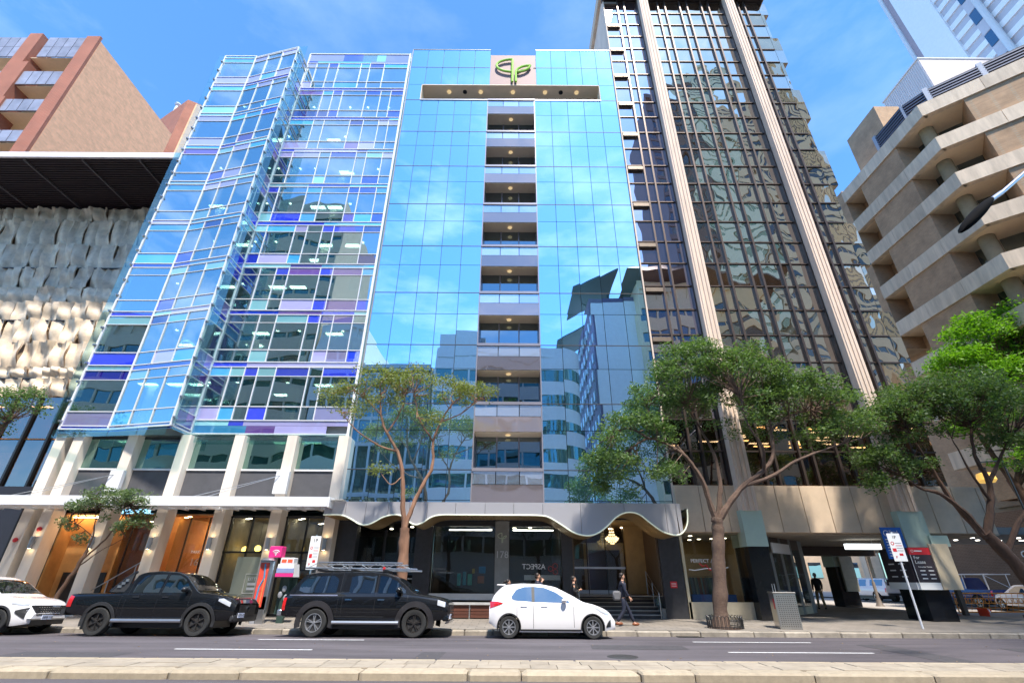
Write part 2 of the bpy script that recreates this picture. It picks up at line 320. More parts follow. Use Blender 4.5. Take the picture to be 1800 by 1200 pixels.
# (slot cut-out on both sides)
B.children[0].data = MB().box(BX0+.02,.06,4.5,CX0-.02,.30,33.02).box(BX0+.02,.06,34.76,CX0+.0,.30,38.9).box(BX0+.02,.06,33.02,-6.88,.3,34.76).box(6.44,.06,33.02,BX1-.02,.3,34.76).mesh('backing_wall', dark)
bpart('tower_body', mat('plain_render_wall', (.30,.32,.36), .8), BX0+.02,1.6,4.6, BX1-.02,20,38.6)
bpart('sign_panel', pink_panel, -1.80,.02,34.76, 1.70,.3,38.35)
bpart('roof_plant_screen', spandrel_grey, -1.8,2.5,38.3, 1.7,3,38.4)
strong = [33.0 - 3.343*k for k in range(9)]       # 33.0 ... 6.26
cols_l = [BX0 + (CX0-BX0)/5*i for i in range(6)]; cols_r = [CX1 + (BX1-CX1)/5*i for i in range(6)]
top_r = [1.72 + (BX1-1.72)/5*i for i in range(6)]; top_l = [BX0 + (-1.80-BX0)/5*i for i in range(6)]
g = .014
def bp(x0, x1, z0, z1, m=blue_glass): pane('glass_panel', m, B, x0+g, x1-g, 0, z0+g, z1-g)
for a in range(5):
    for z0, z1 in ((36.78,38.95),(34.74,36.78)):
        bp(top_l[a], top_l[a+1], z0, z1); bp(top_r[a], top_r[a+1], z0, z1)
bp(BX0, -6.88, 33.0, 34.74); bp(6.44, BX1, 33.0, 34.74)
zz = []
for k, s_ in enumerate(strong):
    nx = strong[k+1] if k < 8 else 4.62
    zz.append((s_-1.62 if k == 0 else s_-1.40, s_)); zz.append((nx, s_-1.62 if k == 0 else s_-1.40))
for z0, z1 in zz:
    for a in range(5): bp(cols_l[a], cols_l[a+1], z0, z1); bp(cols_r[a], cols_r[a+1], z0, z1)
for z in strong + [36.78]:                          # thin dark transoms standing proud
    for x0, x1 in ((BX0, CX0), (CX1, BX1)): bpart('transom', grey_metal if 0 else dark, x0, -.012, z-.022, x1, .05, z+.022)
# long slot below the sign
bpart('slot_soffit', soffit_beige, -6.86,.0,34.70, 6.42,1.5,34.76)
bpart('slot_sill', grey_metal, -6.86,-.05,32.95, 6.42,.35,33.06)
for xx in (-6.88, 6.42): bpart('slot_reveal', soffit_beige, xx-.02,.0,33.06, xx+.02,1.5,34.70)
for i in range(9):
    a, b = -6.84+13.24*i/9, -6.84+13.24*(i+1)/9; bpart('slot_window', blue_vent, a+.03,1.45,33.06, b-.03,1.5,34.70)
for x in (-4.9,-2.5,-.05,2.4,4.8):
    q = MB().lathe([(.13,0),(.16,-.02),(.15,-.07),(.0,-.08)],16,c=(x,.55,34.70)).build('ceiling_light', mat('lamp_opal',(.6,.45,.22),.4,var=.01,emit=(1,.75,.4),es=.25) if x == -4.9 else bpy.data.materials['lamp_opal'], B, True)
for x in (-3.7,3.6): MB().lathe([(.16,0),(.16,-.05),(.0,-.06)],16,c=(x,.55,34.70)).build('dark_vent', black, B, True)
# middle column: balcony recess on every floor
for k, s_ in enumerate(strong):
    pz = (s_-.66, s_-.06); sp_ = (s_-1.46, s_-.69)
    if k == 8: pz = (s_-.66, s_-.06); sp_ = (4.62, s_-.69)
    for i in range(3):
        a, b = CX0+(CX1-CX0)*i/3, CX0+(CX1-CX0)*(i+1)/3; pane('balustrade_panel', pale_glass, B, a+.02, b-.02, .0, pz[0], pz[1])
    pane('spandrel', spand_gloss, B, CX0+.02, CX1-.02, -.01, sp_[0], sp_[1], .06)
    bpart('sill', spandrel_grey, CX0-.02,-.07,s_-.06, CX1+.02,.10,s_+.09)
    bpart('slab', dark, CX0+.02,.08,sp_[0]-.0, CX1-.02,.95,s_-.07)
    if k < 8 or True:
        nz0 = s_ + .09; top = (strong[k-1]-1.46) if k else 33.0
        if k:
            bpart('recess_soffit', soffit_beige, CX0+.03,.03,top-.03, CX1-.03,.96,top)
            MB().lathe([(.10,0),(.14,-.02),(.12,-.06),(0,-.07)],14,c=((CX0+CX1)/2,.45,top-.03)).build('ceiling_light', bpy.data.materials['lamp_opal'], B, True)
            for i in range(3):
                a, b = CX0+(CX1-CX0)*i/3, CX0+(CX1-CX0)*(i+1)/3; pane('recess_window', blue_vent, B, a+.04, b-.04, .92, nz0-.02, top-.03)
            for i in (0,1,2,3): bx = CX0+.02+(CX1-CX0-.04)*i/3; bpart('window_post', spandrel_grey, bx-.035,.88,nz0-.02, bx+.035,.99,top-.03)
for xx in (CX0, CX1): bpart('edge_frame', spandrel_grey, xx-.03,-.03,4.62, xx+.03,1.0,33.0)
bpart('parapet_cap', grey_metal, BX0,-.03,38.95, -1.80,.32,39.0); bpart('parapet_cap', grey_metal, 1.72,-.03,38.95, BX1,.32,39.0)
bpart('corner_trim', grey_metal, BX0-.05,-.02,4.6, BX0-.0,.3,39.0); bpart('corner_trim', dark, BX1,-.02,4.6, BX1+.05,.3,39.0)
# sprout sign: two stems, round leaf, pointed leaf
def logo(parent, ox, oy, oz, sc_, r, m):
    def T(pts): return [(ox+x*sc_, oy, oz+z*sc_) for x, z in pts]
    arc = [(-.02,1.0)]+[(-.0-.58*math.sin(t)*1.0-.0, .64+.36*math.cos(t)) for t in [math.pi*i/16 for i in range(17)]]+[(0,.28)]
    MB().tube(T([(0,-.28),(0,1.0)]), r*sc_, 8).build('logo_stem', m, parent, True)
    MB().tube(T([(x, z) for x, z in arc]), r*sc_, 8).build('logo_leaf', m, parent, True)
    MB().tube(T([(.13,-.28),(.13,.32),(.2,.46),(.34,.58),(.52,.64),(.66,.65)]), r*sc_, 8).build('logo_stem', m, parent, True)
    MB().tube(T([(.66,.65),(.6,.5),(.46,.37),(.3,.29),(.14,.28)]), r*sc_, 8).build('logo_leaf', m, parent, True)
S_ = thing('sign', 'large lime green sprout shaped sign high on the blue tower', 'sign', (0,23,0))
logo(S_, -.10, -.14, 35.50, 2.1, .042, leaf_green)

# ---- ground floor of the blue building
shop_glass = glass('shop_glass', (.8,.85,.9), (.01,.01,.01), refl=.05, rmax=.22, through=.98, wob=.004, tcol=(.80,.82,.80))
def room(parent, x0, x1, y0, y1, z0, z1, wall, ceil, floor_=None, lights=0, lm=None):
    MB().box(x0,y1,z0,x1,y1+.1,z1).box(x0-.02,y0,z0,x0+.05,y1,z1).box(x1-.05,y0,z0,x1+.02,y1,z1).build('inner_wall', wall, parent)
    box('inner_ceiling', ceil, parent, x0,y0,z1,x1,y1,z1+.05); box('inner_floor', floor_ or dark_stone, parent, x0,y0,z0-.05,x1,y1,z0)
    for i in range(lights):
        fx = x0 + (x1-x0)*((i*.618+.2) % 1)*.92+.1; fy = y0 + (y1-y0)*(.15+.7*((i*.37) % 1))
        MB().lathe([(.085,0),(.085,-.015),(0,-.016)],10,c=(fx,fy,z1-.003)).build('downlight', lm or lamp_ceiling, parent)
bdark = mat('black_tile', (.02,.02,.021), .3, var=.2)
room(B, -7.85, -4.15, .6, 5, .13, 3.9, bdark, bdark, lights=4)
for x0, x1 in ((-7.5,-5.9),(-5.8,-4.4)):
    bpart('shop_window', shop_glass, x0,.62,.75, x1,.66,3.3); bpart('window_rail', silver, x0,.60,1.55, x1,.67,1.6)
    bpart('window_post', black, x0-.06,.58,.13, x0+.04,.7,3.6)
bpart('dark_pier', dark_stone, -8.0,.05,.1, -7.0,.6,3.95)
bpart('dark_pier', dark_stone, -4.3,.02,.1, -3.55,.5,3.95)
room(B, -3.5, 2.3, .4, 5, .13, 3.9, mat('dim_shop_wall', (.05,.045,.04), .8), bdark, lights=7)
bpart('ceiling_strip_light', lamp_white, -2.9,.8,3.62, -.9,.86,3.66)
bpart('ceiling_strip_light', lamp_white, .1,.8,3.62, 2.0,.86,3.66)
for x0, x1 in ((-3.5,-.72),(-.06,2.25)):
    bpart('shop_window', shop_glass, x0,.06,1.02, x1,.10,3.75); bpart('window_head', black, x0,.02,3.72, x1,.15,3.95)
    bpart('window_ledge', mat('pale_ledge',(.42,.42,.42),.5) if x0 < -3 else bpy.data.materials['pale_ledge'], x0,-.12,.78, x1,.2,1.02)
bpart('pale_window_band', white_paint, .6,.3,1.55, 2.2,.33,1.75)
bpart('address_pier', grey_stone, -.70,-.06,.1, -.08,.5,3.95)
text('178', .40, mat('number_steel', (.5,.5,.5), .35, .5), B, (-.39,-.075,2.42))
logo(B, -.40, -.085, 3.12, .32, .05, mat('pale_logo', (.5,.58,.46), .5))
text('ASPECT', .24, white_letter, B, (1.02,.045,1.98), (90,0,0), sx=-1.25)
hexm = mat('red_outline', (.45,.06,.05), .5)
for cx, cz in ((1.76,2.0),(1.97,2.11),(1.97,1.88)):
    MB().tube([(cx+.11*math.sin(math.pi/3*k), .05, cz+.11*math.cos(math.pi/3*k)) for k in range(7)], .012, 5).build('hexagon_mark', hexm, B)
# bright merchandise in the left window
for i, (x, z, w, h, c) in enumerate(((-2.35,1.55,.16,.5,(.02,.45,.42)),(-2.1,1.6,.14,.55,(.03,.4,.5)),(-1.85,1.55,.2,.45,(.1,.55,.4)),(-1.35,1.55,.3,.3,(.6,.2,.05)),(-1.3,1.95,.3,.28,(.02,.3,.7)),(-1.7,1.9,.12,.2,(.7,.5,.05)))):
    o = MB().bev(x-w/2,.9,z-h/2,x+w/2,1.0,z+h/2,.02).build('shop_poster', mat('poster_colour', c, .6), B)
bpart('dark_pier', dark_stone, 2.28,.0,.1, 2.75,.6,3.95)
bpart('dark_pier', dark_stone, 6.62,-.05,.1, 7.56,.6,3.98)
bpart('red_notice', red_sign, 6.93,-.065,1.28, 7.22,-.051,1.53)
for z in (1.34,1.40,1.45): bpart('notice_line', white_letter, 6.97,-.069,z, 7.18,-.066,z+.015)
# entrance: stairs, doors, chandelier, golden ceiling
gold = mat('warm_gold_wall', (.42,.28,.12), .45, var=.15); cream_w = mat('cream_frame', (.6,.52,.36), .6)
room(B, 2.78, 6.6, 0.1, 7.5, .98, 4.0, mat('brown_lobby_wall', (.13,.09,.06), .4), gold, mat('lobby_floor', (.15,.13,.11), .2), lights=6, lm=lamp_warm)
for i in range(6):
    z = .13 + .142*(i+1); y = .05 + .29*i
    bpart('step', dark_stone, 3.0,y,.1, 6.45,2.2,z-.012); bpart('step_nosing', mat('pale_nosing',(.5,.48,.44),.6) if i == 0 else bpy.data.materials['pale_nosing'], 3.0,y-.012,z-.03, 6.45,y+.05,z)
bpart('stair_side', grey_stone, 2.78,.0,.1, 3.0,1.7,.5); bpart('stair_side', grey_stone, 6.45,.0,.1, 6.62,1.7,.5)
for x0, x1 in ((2.95,3.75),(3.79,4.68),(4.72,5.6)):
    bpart('entrance_door', shop_glass, x0,2.5,.99, x1,2.54,3.75)
    bpart('door_rail', silver, x0,2.47,.99, x1,2.56,1.14); bpart('door_post', black, x1-.0,2.46,.99, x1+.04,2.57,3.9)
bpart('door_pull_rail', silver, 2.95,2.44,2.05, 5.6,2.47,2.14)
bpart('side_wall', gold, 5.62,2.2,.99, 6.6,2.4,4.0)
bpart('portal_frame', cream_w, 3.9,4.6,3.0, 6.1,4.7,3.35); bpart('portal_frame', cream_w, 3.9,4.6,1.0, 4.15,4.7,3.0); bpart('portal_frame', cream_w, 5.85,4.6,1.0, 6.1,4.7,3.0)
ch = MB()
for k, (r, z) in enumerate(((.08,3.75),(.10,3.62),(.13,3.50),(.22,3.40),(.30,3.34),(.26,3.27),(.18,3.2),(.08,3.12))):
    n = max(5, int(r*70))
    for j in range(n): a = 2*math.pi*j/n; ch.ball((4.83+r*math.cos(a), 1.3+r*math.sin(a), z), (.028,.028,.045), 5)
cl = thing('chandelier', 'small glowing crystal chandelier hanging above the entrance stairs', 'chandelier', (0,23,0))
ch.build('crystals', emis('crystal_glow', (1,.70,.34), 1.1), cl); box('door_head_light', lamp_warm, cl, 3.2,.5,3.93,3.7,.58,3.96) if 0 else None; MB().tube([(4.83,1.3,3.75),(4.83,1.3,4.0)], .012, 6).build('chain', silver, cl)
for x, nm in ((2.95,'short steel handrail left of the entrance stairs'), (6.38,'steel handrail with three rails right of the entrance stairs')):
    hr = thing('handrail', nm, 'handrail', (0,23,0))
    for dz in (.95,.72,.50): MB().tube([(x,-.05,.13+dz),(x,1.75,.98+dz)], .02 if dz > .9 else .012, 7).build('rail', silver, hr, True)
    for y, z in ((-.05,.13),(.85,.5),(1.75,.98)): MB().tube([(x,y,z),(x,y,z+.97)], .02, 7).build('post', silver, hr, True)
# ---- wavy canopy
cano = thing('canopy', 'wavy grey metal canopy with glowing rim over the entrance of the blue tower', 'canopy', (0,0,0))
cp = [(-7.9,3.95),(-7.15,3.94),(-6.7,3.78),(-6.35,3.60),(-6.05,3.56),(-5.75,3.66),(-5.35,3.88),(-4.9,3.97),(-4.55,3.90),(-4.25,3.68),(-3.98,3.58),(-3.7,3.66),(-3.35,3.88),(-2.95,3.97),(-2.2,3.98),(-1,3.98),(.4,3.98),(1.2,3.97),(1.6,3.90),(2.1,3.62),(2.6,3.32),(3.1,3.20),(3.55,3.27),(4.0,3.55),(4.4,3.90),(4.75,4.08),(5.1,4.12),(5.45,4.02),(5.85,3.70),(6.3,3.38),(6.75,3.24),(7.05,3.28),(7.28,3.48),(7.42,3.8),(7.47,4.25)]
def smooth(pts, n=5):
    r = []
    for i in range(len(pts)-1):
        p0, p1, p2, p3 = pts[max(i-1,0)], pts[i], pts[i+1], pts[min(i+2,len(pts)-1)]
        for k in range(n):
            t = k/n; r.append(tuple(.5*((2*p1[j])+(-p0[j]+p2[j])*t+(2*p0[j]-5*p1[j]+4*p2[j]-p3[j])*t*t+(-p0[j]+3*p1[j]-3*p2[j]+p3[j])*t**3) for j in range(len(p1))))
    return r + [pts[-1]]
cs = smooth(cp, 4)
YF, YB = 21.0, 22.98
seams = [-7.9,-7.0,-6.15,-5.2,-4.3,-3.55,-2.35,-1.1,.12,1.35,2.95,4.8,6.55,7.0]
cano_m = mat('canopy_grey_panel', (.46,.45,.48), .35, .35, var=.03, scale=.5)
for a, b in zip(seams, seams[1:]):
    pts = [(a, np.interp(a, [p[0] for p in cs], [p[1] for p in cs]))] + [p for p in cs if a+.02 < p[0] < b-.02] + [(b, np.interp(b, [p[0] for p in cs], [p[1] for p in cs]))]
    top = 4.50
    poly = [(p[0], p[1]) for p in pts] + [(b, top), (a, top)]
    poly[0] = (a+.008, poly[0][1]); poly[-1] = (a+.008, top); poly[-2] = (b-.008, top); poly[len(pts)-1] = (b-.008, poly[len(pts)-1][1])
    MB().prism(poly, YF+.03, YF+.09).build('fascia_panel', cano_m, cano, fix=True)
MB().prism([(7.0,4.5)]+[(p[0],p[1]) for p in cs if 7.0 < p[0] < 7.2][::1]+[(7.2,4.5)], YF+.03, YF+.09).build('fascia_panel', cano_m, cano, fix=True)
rib = mat('warm_lit_ribbed_soffit', (.50,.37,.20), .35, .5, var=.1)  # warm light on the soffit is put into this gold colour
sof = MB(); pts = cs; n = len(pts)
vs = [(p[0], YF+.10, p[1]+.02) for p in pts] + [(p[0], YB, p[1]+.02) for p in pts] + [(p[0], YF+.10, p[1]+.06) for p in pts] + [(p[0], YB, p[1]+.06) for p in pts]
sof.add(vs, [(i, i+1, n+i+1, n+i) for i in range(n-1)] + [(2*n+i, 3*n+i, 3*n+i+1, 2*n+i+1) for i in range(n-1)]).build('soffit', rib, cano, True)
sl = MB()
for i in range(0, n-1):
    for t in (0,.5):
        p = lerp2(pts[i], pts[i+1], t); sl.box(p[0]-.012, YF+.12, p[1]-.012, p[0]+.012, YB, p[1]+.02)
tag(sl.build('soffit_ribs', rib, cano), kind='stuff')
MB().tube([(p[0], YF+.02, p[1]+.01) for p in pts], .028, 6).build('rim_light', mat('glowing_rim', (.8,.85,.7), .4, emit=(.92,1,.75), es=.08, var=.01), cano, True)
MB().box(-7.9,YF+.1,4.44,7.2,YB,4.5).build('roof_sheet', grey_metal, cano)
MB().box(7.2,YF+.3,4.22,7.44,YB,4.27).box(7.2,YF+.3,3.95,7.42,YB,4.0).build('end_bracket', black, cano)
MB().add([(7.44,YF+.02,3.7),(7.50,YF+.02,4.3),(7.50,YB,4.3),(7.44,YB,3.7)],[(0,1,2,3)]).build('end_curl', white_paint, cano)
bn = thing('bench', 'long low bench with dark wooden slatted front under the shop window', 'bench', (-2.0,22.65,.1))
box('bench_top', bpy.data.materials['pale_ledge'], bn, -1.7,-.25,.52, 1.3,.25,.60)
for i in range(4):
    x = -1.68+i*.99; box('divider', silver, bn, x-.02,-.2,.0, x+.03,.2,.52)
    if i < 3:
        for k in range(4): box('slat', wood, bn, x+.05,-.18,.05+.12*k, x+.96,-.14,.155+.12*k)
# ------------------------------------------------------------ coloured glass building (left)
vis = glass('clear_teal_glass', (.85,.95,1.0), (.02,.07,.075), refl=.46, through=.85, wob=.012, wscale=.5, tilt=.006, tcol=(.50,.70,.70))
visw = glass('wavy_clear_glass', (.80,.95,1.0), (.02,.07,.075), refl=.42, through=.8, wob=.04, wscale=.6, tilt=.012, tcol=(.50,.70,.70))
CG = {n: glass(n + '_glass', (.85,.92,1.0), c, refl=.30, wob=.012, wscale=.5, tilt=.006) for n, c in
      dict(royal_blue=(.02,.035,.62), indigo=(.02,.008,.20), violet=(.15,.07,.30), sky_blue=(.06,.36,.68), pale_lilac=(.36,.34,.62), pale_teal=(.22,.50,.55), plum=(.12,.015,.09)).items()}
fin_glass = glass('clear_fin_glass', (.8,.95,.95), (.1,.2,.2), refl=.10, rmax=.35, through=.96, wob=.01, tcol=(.80,.93,.92))
G_ = thing('glass_building', 'pale glass building chequered with royal blue and violet panes left of the blue tower', 'building', (0,0,0))
def gp(name, m, *b): return box(name, m, G_, *b)
A0, A1, B1, C0, C1 = (-21.85,22.3), (-19.5,22.3), (-15.95,21.5), (-15.95,23.0), (-8.14,23.0)
ZT = 38.3; zfs = [37.3-3.2*k for k in range(10)]       # floor lines 37.3 ... 8.5
rndc = random.Random(11)
def ccol(p_clear=.25, low=False):
    r = rndc.random()
    if r < p_clear: return 'clear'
    return rndc.choice(['royal_blue','royal_blue','royal_blue','indigo','violet','sky_blue','sky_blue','sky_blue','pale_lilac','pale_lilac','pale_teal','pale_teal'])
def facet(p0, p1, widths_fn, ztop, clear, strip_seg=3):
    Lg = math.hypot(p1[0]-p0[0], p1[1]-p0[1])
    def row(name, z0, z1, cuts, colour_fn, mull=True):
        for a, b in zip(cuts, cuts[1:]):
            q0, q1 = lerp2(p0, p1, a/Lg), lerp2(p0, p1, b/Lg); c = colour_fn()
            vpane(('glass_pane' if c == 'clear' else 'coloured_pane') if name != 'strip' else 'strip_pane', clear if c == 'clear' else CG[c], G_, q0, q1, z0, z1, .03)
    d = ((p1[0]-p0[0])/Lg, (p1[1]-p0[1])/Lg); nrm = (d[1], -d[0])
    def mull(a, z0, z1, w=.042):
        q = lerp2(p0, p1, a/Lg); s0 = (q[0]-d[0]*w/2+nrm[0]*.05, q[1]-d[1]*w/2+nrm[1]*.05); s1 = (q[0]+d[0]*w/2+nrm[0]*.05, q[1]+d[1]*w/2+nrm[1]*.05)
        vpane('mullion', white_paint, G_, s0, s1, z0, z1, .09)
    def trans(z, w=.038):
        s0 = (p0[0]+nrm[0]*.045, p0[1]+nrm[1]*.045); s1 = (p1[0]+nrm[0]*.045, p1[1]+nrm[1]*.045); vpane('transom', white_paint, G_, s0, s1, z-w/2, z+w/2, .085)
    # top band
    top = widths_fn(Lg); row('top', 37.43 if ztop > 38 else 37.35-.5, ztop, top, lambda: ccol(.1)) if ztop > 38 else None
    for k, zf in enumerate(zfs):
        zf2 = zf if ztop > 38 else zf - .55
        cuts = widths_fn(Lg)
        st = sorted({0, Lg, *[rndc.choice(cuts[1:-1]) for _ in range(strip_seg)]}) if len(cuts) > 2 else [0, Lg]
        row('strip', zf2-.14, zf2+.12, st, lambda: ccol(.0))
        if k == 9:
            row('c', 7.93, zf2-.15, widths_fn(Lg)[::2] if len(cuts) > 4 else cuts, lambda: ccol(.0)); trans(7.93,.07)
            if len(cuts) > 4: pass
        else:
            bot = zf2-3.06
            row('r1', zf2-.66, zf2-.16, cuts, lambda: ccol(.25))
            row('r2', zf2-2.33, zf2-.68, cuts, lambda: 'clear')
            c3 = cuts; row('r3', bot, zf2-2.35, c3, lambda: ccol(.42))
            for z in (zf2-.15, zf2-.67, zf2-2.34, bot): trans(z, .04 if z != zf2-.67 else .028)
            for a in cuts[1:-1]: mull(a, bot, zf2-.15)
    for a in (0, Lg): mull(a, 7.93, ztop, .09)
    trans(ztop, .06)
def wC(Lg):
    w = [.95,1.75,.75,1.85,.7,.75,1.1]; rndc.shuffle(w); s = Lg/sum(w); c = [0]
    for x in w: c.append(c[-1]+x*s)
    return c
facet(C0, C1, wC, ZT, vis)
facet(A1, B1, lambda L_: [0, L_*.31, L_*.65, L_], 36.75, visw, 1)
facet(A0, A1, lambda L_: [0, L_], 36.9, vis, 0)
facet((B1[0]+.02, B1[1]+.08), (C0[0]+.02, C0[1]-.06), lambda L_: [0, L_], 36.75, vis, 0)
# glass fins past the edges, with clamps
for x, y, w, zt in ((-22.35,22.28,.48,37.0),):
    for k in range(9): vpane('glass_fin', fin_glass, G_, (x, y), (x+w, y), 8.2+3.2*k, 8.2+3.2*k+3.17, .03)
for k in range(9): vpane('glass_fin', fin_glass, G_, (-15.88,21.46), (-15.28,21.42), 8.0+3.2*k, 8.0+3.2*k+3.17, .03)
for k in range(10): vpane('glass_fin', fin_glass, G_, (-8.1,22.93), (-7.98,22.93), 5.2+3.3*k, 5.2+3.3*k+3.27, .03)
cm = MB().box(-.07,-.09,-.05,.07,.09,.05).box(-.03,-.16,-.02,.03,.16,.02).mesh('clamp', silver)
for k in range(28): link('clamp', cm, G_, (-15.86,21.5,8.3+1.03*k)); link('clamp', cm, G_, (-21.88,22.25,8.3+1.03*k))
gp('edge_column', white_paint, -8.14,22.9,4.6,-8.04,23.2,38.35); gp('roof_cap', white_paint, -15.95,22.95,38.3,-8.1,23.3,38.36)
rl = MB()
for i in range(14): x = -15.7+i*.58; rl.tube([(x,23.3,38.3),(x,23.3,38.75)], .015, 4)
rl.tube([(-15.8,23.3,38.72),(-8.2,23.3,38.72)], .012, 4).build('roof_rail', silver, G_)
# floors behind the glass
int_wall = mat('teal_inner_wall', (.13,.19,.19), .8, var=.3, scale=.5); int_ceil = mat('office_ceiling', (.35,.38,.38), .9, var=.1)
for k, zf in enumerate(zfs + [5.9]):
    gp('floor_slab', int_ceil, -21.7,23.2,zf-.62,-8.3,31,zf-.02)
    if k < 10 and k not in (0,):
        for j in range(9):
            x = -20.5+j*1.37+random.uniform(-.2,.2); y = random.choice((24.2,25.8,27.5))
            if random.random() < .5: gp('ceiling_light', lamp_ceiling, x,y,zf-.66,x+.95,y+.28,zf-.625)
            else: MB().lathe([(.08,0),(.08,-.02),(0,-.022)],8,c=(x,24.0,zf-.625)).build('downlight', lamp_ceiling, G_)
gp('back_wall', int_wall, -21.7,30,5,-8.3,31,38); gp('side_wall', dark, -21.8,22.6,8,-21.7,31,36.5); gp('rear_body', bpy.data.materials['plain_render_wall'], -21.8,31,.2,-8.2,40,37)
for x in (-20.2,-15.4,-12.4,-9.3):
    gp('inner_column', pale_conc, x,24.6,5.2,x+.45,25.05,38)
for k in range(1, 10):
    for j in range(4):
        x = -15.5+j*1.9+random.uniform(0,.8); h = random.uniform(1.0,2.4)
        if random.random() < .55: gp('roller_blind', mat('pale_blind',(.55,.6,.6),.8) if 'pale_blind' not in bpy.data.materials else bpy.data.materials['pale_blind'], x,23.25,zfs[k-1]-.7-h*.5,x+.8,23.27,zfs[k-1]-.64)
# glass skirt and lower storey
for i in range(9): vpane('glass_skirt', fin_glass, G_, (-15.95+.87*i,22.75), (-15.95+.87*(i+1)-.02,22.75), 7.45, 7.88, .02)
for i in range(4): q = lerp2((-21.9,22.1), (-15.95,21.35), i/4); q2 = lerp2((-21.9,22.1), (-15.95,21.35), (i+.97)/4); vpane('glass_skirt', fin_glass, G_, q, q2, 7.45, 7.85, .02)
cx_ = [-21.78,-20.9,-18.3,-15.75,-13.15,-10.6,-8.12]
for i, x in enumerate(cx_):
    gp('column', pale_conc, x-.24,22.5,.1,x+.24,23.15,7.75)
for a, b in zip(cx_[1:], cx_[2:]):
    gp('window_pane', glass('dark_green_glass', (.55,.85,.78), (.01,.03,.028), refl=.5, through=.55, wob=.02, tcol=(.3,.5,.45)) if 'dark_green_glass' not in bpy.data.materials else bpy.data.materials['dark_green_glass'], a+.25,22.95,6.2,b-.25,22.99,7.62)
    gp('window_sill', white_paint, a+.25,22.86,6.12,b-.25,23.0,6.20); gp('wall_panel', charcoal, a+.25,22.92,4.6,b-.25,23.1,6.11)
    gp('window_head', dark, a+.25,22.92,7.62,b-.25,23.1,7.75)
gp('wall_panel', charcoal, -21.5,23.0,4.6,-21.15,23.1,7.75)
# white street canopy
wc = thing('canopy', 'long white steel canopy with glass roof on rafters along the left shopfronts', 'canopy')
box('fascia', white_paint, wc, -27,20.45,4.22,-7.6,20.6,4.60)
for i in range(26): x = -26.8+i*.76; box('rafter', white_paint, wc, x,20.6,4.26,x+.07,22.5,4.46)
for a in range(-27,-8,2): box('roof_pane', glass('milky_roof_glass',(.9,.9,.9),(.65,.63,.6),refl=.1,through=.5,tcol=(.9,.9,.9)) if a == -27 else bpy.data.materials['milky_roof_glass'], wc, a,20.6,4.50,a+1.97,22.9,4.53)
box('gutter', white_paint, wc, -27,22.2,4.30,-7.7,22.35,4.47)
MB().box(-7.62,20.5,4.2,-7.55,22.9,4.62).build('end_plate', white_paint, wc)
for x0 in (-18.3,-10.6):
    box('bracket', white_paint, wc, x0-.3,22.3,5.0,x0+.3,22.5,6.0)
    for dx in (-2.9,-2.3): MB().tube([(x0-.1,22.3,5.8),(x0+dx,20.7,4.6)], .014, 5).build('tie_rod', silver, wc)
# street level rooms behind the columns
amber = mat('amber_plaster', (.50,.25,.08), .7, var=.25, scale=.9, bump=.1); amber2 = mat('timber_ceiling', (.42,.20,.07), .6, var=.2)
room(G_, -20.65,-15.9, 23.2,27.5,.13,4.15, amber, amber2, bpy.data.materials['lobby_floor'], lights=5, lm=lamp_warm)
gp('plaster_wall', amber, -20.66,23.9,.13,-18.2,24.0,4.15); gp('garage_opening', black, -20.3,23.86,.13,-18.35,23.9,1.75)
gp('cove_light', lamp_warm, -20.6,23.6,4.05,-18.5,23.66,4.09)
gp('cove_light', lamp_warm, -17.9,26.8,3.9,-13.2,26.9,3.95)
room(G_, -15.9,-13.1, 23.2,27.5,.13,4.15, amber, amber2, bpy.data.materials['lobby_floor'], lights=4, lm=lamp_warm)
gp('cove_light', lamp_warm, -15.6,27.3,3.6,-13.4,27.38,3.66)
for x in (-17.6,-16.5,-15.0,-14.1): gp('door_post', black, x,23.5,.13,x+.05,23.56,4.1)
gp('lobby_window', shop_glass, -17.9,23.52,.6,-15.95,23.54,4.1); gp('lobby_window', shop_glass, -15.5,23.52,.13,-13.4,23.54,4.1)
gp('dark_plinth', bdark, -18.0,24.0,.13,-16.2,25.2,1.1)
MB().tube([(-18.0,22.9,1.05),(-16.3,22.95,2.15)],.025,6).tube([(-17.4,22.9,.2),(-17.4,22.9,1.4)],.02,6).tube([(-16.4,22.9,.2),(-16.4,22.9,2.05)],.02,6).build('stair_rail', silver, G_)
text('PARK', .17, white_letter, G_, (-14.35,23.50,2.55)); text('16', .42, mat('thin_letter',(.5,.45,.4),.5), G_, (-14.3,23.50,2.05))
shopw = mat('cafe_wall', (.40,.36,.28), .7, var=.2)
for a, b in ((-12.88,-10.86),(-10.34,-8.38)):
    room(G_, a, b, 23.3, 27, .13, 4.1, shopw, mat('cafe_ceiling',(.28,.24,.18),.7) if a < -12 else bpy.data.materials['cafe_ceiling'], lights=9)
    for x in (a+.02, (a+b)/2, b-.08): gp('frame_post', black, x,23.05,.13,x+.07,23.14,4.1)
    for z in (.13, 2.55, 4.03): gp('frame_rail', black, a,23.05,z,b,23.14,z+.08)
    gp('shop_window', shop_glass, a,23.08,.2,(a+b)/2,23.1,4.05); gp('shop_window', shop_glass, (a+b)/2+.06,23.08,.2,b,23.1,4.05)
    gp('counter', mat('counter_face',(.20,.19,.15),.6) if a < -12 else bpy.data.materials['counter_face'], a+.3,24.5,.13,b-.3,25.1,1.3)
gp('frosted_panel', glass('frosted_glass',(.6,.65,.6),(.28,.30,.24),refl=.15,rough=.2), -12.1,22.99,.4,-10.95,23.02,2.4)
MB().tube([(-11.55,22.97,.98),(-11.55,22.97,1.72),(-10.78,22.97,1.72),(-10.78,22.97,.98),(-11.55,22.97,.98)], .014, 4).build('sign_outline', white_letter, G_)
